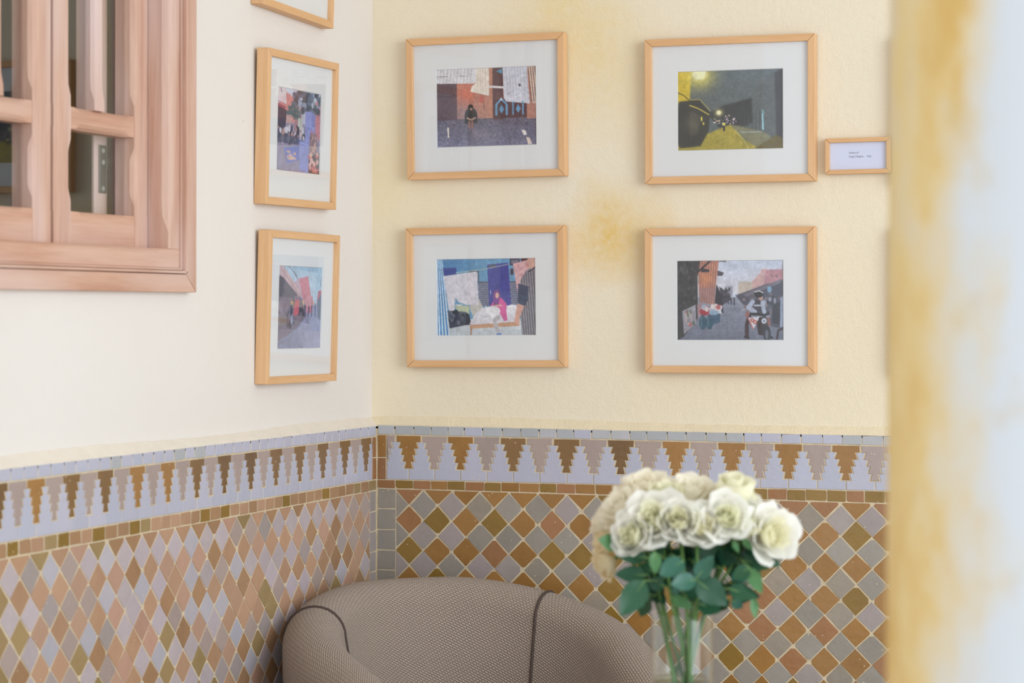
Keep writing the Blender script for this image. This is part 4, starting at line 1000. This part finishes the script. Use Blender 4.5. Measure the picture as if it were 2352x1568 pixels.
RL = [  # photo x, y of the head's middle, towards viewer, kind, scale, petals, facing (right, viewer, up)
 (1480, 1122, -.035, 'open', 1.15, 'petal_cream', (-.25, .45, 1), 'cream rose high at the back of the bouquet, petals ruffled'),
 (1425, 1168, .000, 'full', 1.05, 'petal_cream', (-.8, .6, .8), 'cream rose leaning out over the armchair side, half open'),
 (1392, 1192, -.040, 'half', .95, 'petal_cream', (-1, .1, .6), 'small cream rose on the outer rim beside the armchair'),
 (1525, 1138, .000, 'half', 1.0, 'petal_core', (-.05, .5, 1), 'greenish cream rose between two ruffled cream roses'),
 (1588, 1130, -.02, 'open', 1.12, 'petal_cream', (.05, .55, 1), 'ruffled cream rose at the top middle of the bouquet'),
 (1634, 1138, -.05, 'half', .95, 'petal_cream', (.1, .3, 1), 'cream rose tucked behind the upright bud'),
 (1684, 1126, .000, 'bud', 1.45, 'petal_core', (.08, .35, 1), 'tall closed greenish white rosebud standing upright'),
 (1716, 1146, -.03, 'half', .85, 'petal_white', (.5, .3, .9), 'white rose peeping out behind the upright bud'),
 (1496, 1190, .050, 'open', 1.22, 'petal_white', (-.25, 1, .55), 'large open white rose facing forward with drooping outer petals'),
 (1551, 1196, .062, 'half', 1.15, 'petal_white', (-.1, 1, .45), 'white rose with a folded heart beside the large open one'),
 (1604, 1206, .060, 'full', 1.05, 'petal_white', (.1, .9, .45), 'white rose with loose lower petals over the middle stem'),
 (1661, 1186, .055, 'full', 1.12, 'petal_white', (.15, 1, .4), 'round white rose facing forward with a spiral heart'),
 (1708, 1204, .030, 'half', 1.0, 'petal_core', (.3, .35, .9), 'pale green-white rose in profile with hanging sepals'),
 (1768, 1226, .030, 'open', 1.25, 'petal_white', (.7, 1, .25), 'very full white rose at the outer side towards the column'),
 (1447, 1230, .055, 'half', 1.15, 'petal_white', (-.55, 1, .25), 'white rose low in front with a cream heart'),
 (1390, 1238, -.045, 'full', .9, 'petal_faded', (-1, .1, .15), 'faded cream rose low on the armchair side'),
 (1394, 1298, -.030, 'half', .85, 'petal_faded', (-.8, .3, -.5), 'withered drooping yellow rose under the others'),
 (1725, 1170, -.05, 'full', .9, 'petal_white', (.6, .1, .8), 'white rose half hidden behind the profile rose'),
]
random.seed(3)
for idx, (x, y, tw, kind, sc, pm_, fc, label) in enumerate(RL):
    head = px(x, y, tw); fd = (VR*fc[0]+VT*fc[1]+UP*fc[2]).normalized()
    base = head-fd*.020*sc
    a = math.atan2(tw, (x-1567)*K)+PI+random.uniform(-1.3, 1.3)   # the foot stands on the opposite side of the vase
    rr = random.uniform(.014, .040)
    foot = V3(rr*math.cos(a), rr*math.sin(a), .770)
    hr = (x-1567)*K; ht_ = tw
    nr = max(-.038, min(.038, hr*.42+random.uniform(-.012, .012))); ntw = max(-1, min(1, ht_/.06+random.uniform(-.5, .5)))*math.sqrt(max(0, .040**2-nr*nr))
    neck = V3(nr, ntw, RIM+.006)
    root = empty('rose', foot); tag(root, label, 'rose', 'white roses in the glass vase')
    ctl = [foot, foot*.5+neck*.5+VR*random.uniform(-.004, .004), neck, neck+(base-neck)*.5+UP*.012-fd*.006, base-fd*.02, base]
    pts = []
    for i in range(len(ctl)-1):
        p0, p1, p2, p3 = ctl[max(i-1, 0)], ctl[i], ctl[i+1], ctl[min(i+2, len(ctl)-1)]
        for s_ in range(6):
            t = s_/6; pts.append(.5*((2*p1)+(p2-p0)*t+(2*p0-5*p1+4*p2-p3)*t*t+(3*p1-p0-3*p2+p3)*t**3))
    pts.append(base)
    for i, p in enumerate(pts):                          # keep the stem inside the glass
        if p.z < RIM+.003:
            d = Vector((p.x-VC.x, p.y-VC.y, 0))
            if d.length > .0425: d *= .0425/d.length; pts[i] = Vector((VC.x+d.x, VC.y+d.y, p.z))
    MB().tube([p-foot for p in pts], [.0026]*(len(pts)-3)+[.0028, .003, .0032], 8).build('stem', MT['stem'], root, smooth=True)
    R3 = axes(fd, random.uniform(0, 6)); cme, outs, sme = BL[kind]
    def put(me, name, parent, mat):
        o = ob(name, me, parent)
        if mat: o.material_slots[0].link = 'OBJECT'; o.material_slots[0].material = MT[mat]
        return o
    core = put(cme, 'flower_heart', root, 'petal_core' if pm_ in ('petal_white', 'petal_core') else pm_)
    core.matrix_local = Matrix.Translation(base-foot) @ R3.to_4x4() @ Matrix.Scale(sc, 4)
    for me in outs: put(me, 'petal', core, pm_)
    s_ = put(sme, 'sepals', root, None); s_.matrix_local = core.matrix_local.copy()
    roses.append((root, pts))
# leaflets: measured base and tip (photo pixels), width, towards viewer at base / tip, material
LF = [(1473, 1332, 1416, 1415, 60, .07, .085, 'leaf_dark'), (1424, 1254, 1369, 1236, 42, .04, .06, 'leaf_light'), (1480, 1280, 1406, 1274, 36, .05, .055, 'leaf_dark'),
 (1477, 1320, 1405, 1316, 44, .06, .06, 'leaf_dark'), (1495, 1266, 1497, 1316, 28, .075, .085, 'leaf_light'), (1563, 1286, 1506, 1322, 50, .065, .08, 'leaf_blue'),
 (1590, 1329, 1628, 1274, 44, .08, .09, 'leaf_blue'), (1590, 1329, 1530, 1343, 42, .08, .092, 'leaf_blue'), (1592, 1331, 1662, 1388, 62, .08, .09, 'leaf_dark'),
 (1714, 1302, 1676, 1328, 38, .06, .07, 'leaf_dark'), (1713, 1302, 1743, 1362, 32, .06, .07, 'leaf_light'), (1668, 1350, 1732, 1370, 46, .06, .07, 'leaf_dark'),
 (1725, 1370, 1729, 1420, 20, .05, .055, 'leaf_light'), (1700, 1285, 1770, 1300, 38, .03, .03, 'leaf_dark'), (1535, 1370, 1586, 1394, 28, .04, .05, 'leaf_light'),
 (1598, 1384, 1650, 1404, 42, .05, .06, 'leaf_dark'), (1522, 1345, 1478, 1332, 34, .05, .05, 'leaf_dark'), (1676, 1376, 1702, 1394, 30, .04, .04, 'leaf_blue'),
 (1754, 1282, 1792, 1297, 24, .02, .02, 'leaf_dark'), (1700, 1235, 1722, 1262, 16, .05, .055, 'leaf_light'), (1678, 1240, 1690, 1268, 16, .045, .05, 'leaf_light')]
random.seed(9)
for k in range(70):
    bx, by = random.uniform(1482, 1722), random.uniform(1240, 1366); an = random.uniform(0, 2*PI); ln = random.uniform(45, 68)
    LF.append((bx, by, bx+ln*math.cos(an)*.9, by+ln*(.3+.7*math.sin(an)), random.uniform(36, 54), random.uniform(-.05, .045), random.uniform(-.05, .045), random.choice(['leaf_dark', 'leaf_dark', 'leaf_dark', 'leaf_blue'])))
def leaf_mesh(seed):
    rg = random.Random(seed); nv, nu = 12, 6; vs, fs = [], []; bend = rg.uniform(-.12, .05); tw = rg.uniform(-.3, .3)
    for j in range(nv+1):
        v = j/nv; wv = .5*math.sin(PI*min(1, v**.78))**.85*(1+.05*(-1)**j) if 0 < j < nv else .002
        for i in range(nu+1):
            u = -1+2*i/nu
            vs.append((u*wv, v, bend*v*v+.10*abs(u)*wv+.05*math.sin(v*9)*abs(u)*wv+tw*u*wv*v))
    for j in range(nv):
        for i in range(nu):
            q = j*(nu+1)+i; fs.append((q, q+1, q+nu+2, q+nu+1))
    me = bpy.data.meshes.new('rose_leaf'); me.from_pydata(vs, [], fs); me.polygons.foreach_set('use_smooth', [True]*len(fs)); me.materials.append(None); return me
LM = [leaf_mesh(k) for k in range(5)]
def rib_mesh():
    mb = MB(); mb.tube([(0, v/8, -.006-.004*(v/8)) for v in range(9)], [.016-.0015*v for v in range(9)], 6)
    me = bpy.data.meshes.new('leaf_midrib'); me.from_pydata(mb.v, [], mb.f); me.materials.append(MT['sepal']); return me
for k, (bx, by, tx, ty, wd_, t0, t1, mt) in enumerate(LF):
    b0, b1 = px(bx, by, t0), px(tx, ty, t1); ydir = (b1-b0); ln = ydir.length; ydir.normalize()
    nrm = (VT+VR*random.uniform(-.5, .5)+UP*random.uniform(.1, .7)); nrm = (nrm-ydir*nrm.dot(ydir)).normalized(); xdir = ydir.cross(nrm)
    best = min(((p-b0).length, ri, p) for ri, (rt, pts) in enumerate(roses) for p in pts if p.z > RIM-.01 and p.z > b0.z-.09)
    rt, pts = roses[best[1]]; foot = Vector(rt.location)
    o = ob('leaf', LM[k % 5], rt); o.material_slots[0].link = 'OBJECT'; o.material_slots[0].material = MT[mt]
    M4 = Matrix((xdir, ydir, nrm)).transposed().to_4x4()
    o.matrix_local = Matrix.Translation(b0-foot) @ M4 @ Matrix.Diagonal((wd_*K, ln, ln*.8, 1))
    mid = (best[2]+b0)/2-UP*.004
    MB().tube([best[2]-foot, mid-foot, b0-foot, b0+ydir*ln*.35-nrm*.0004-foot], [.0011, .0011, .0011, .0006], 6).build('leaf_stalk', MT['sepal'], rt, smooth=True)
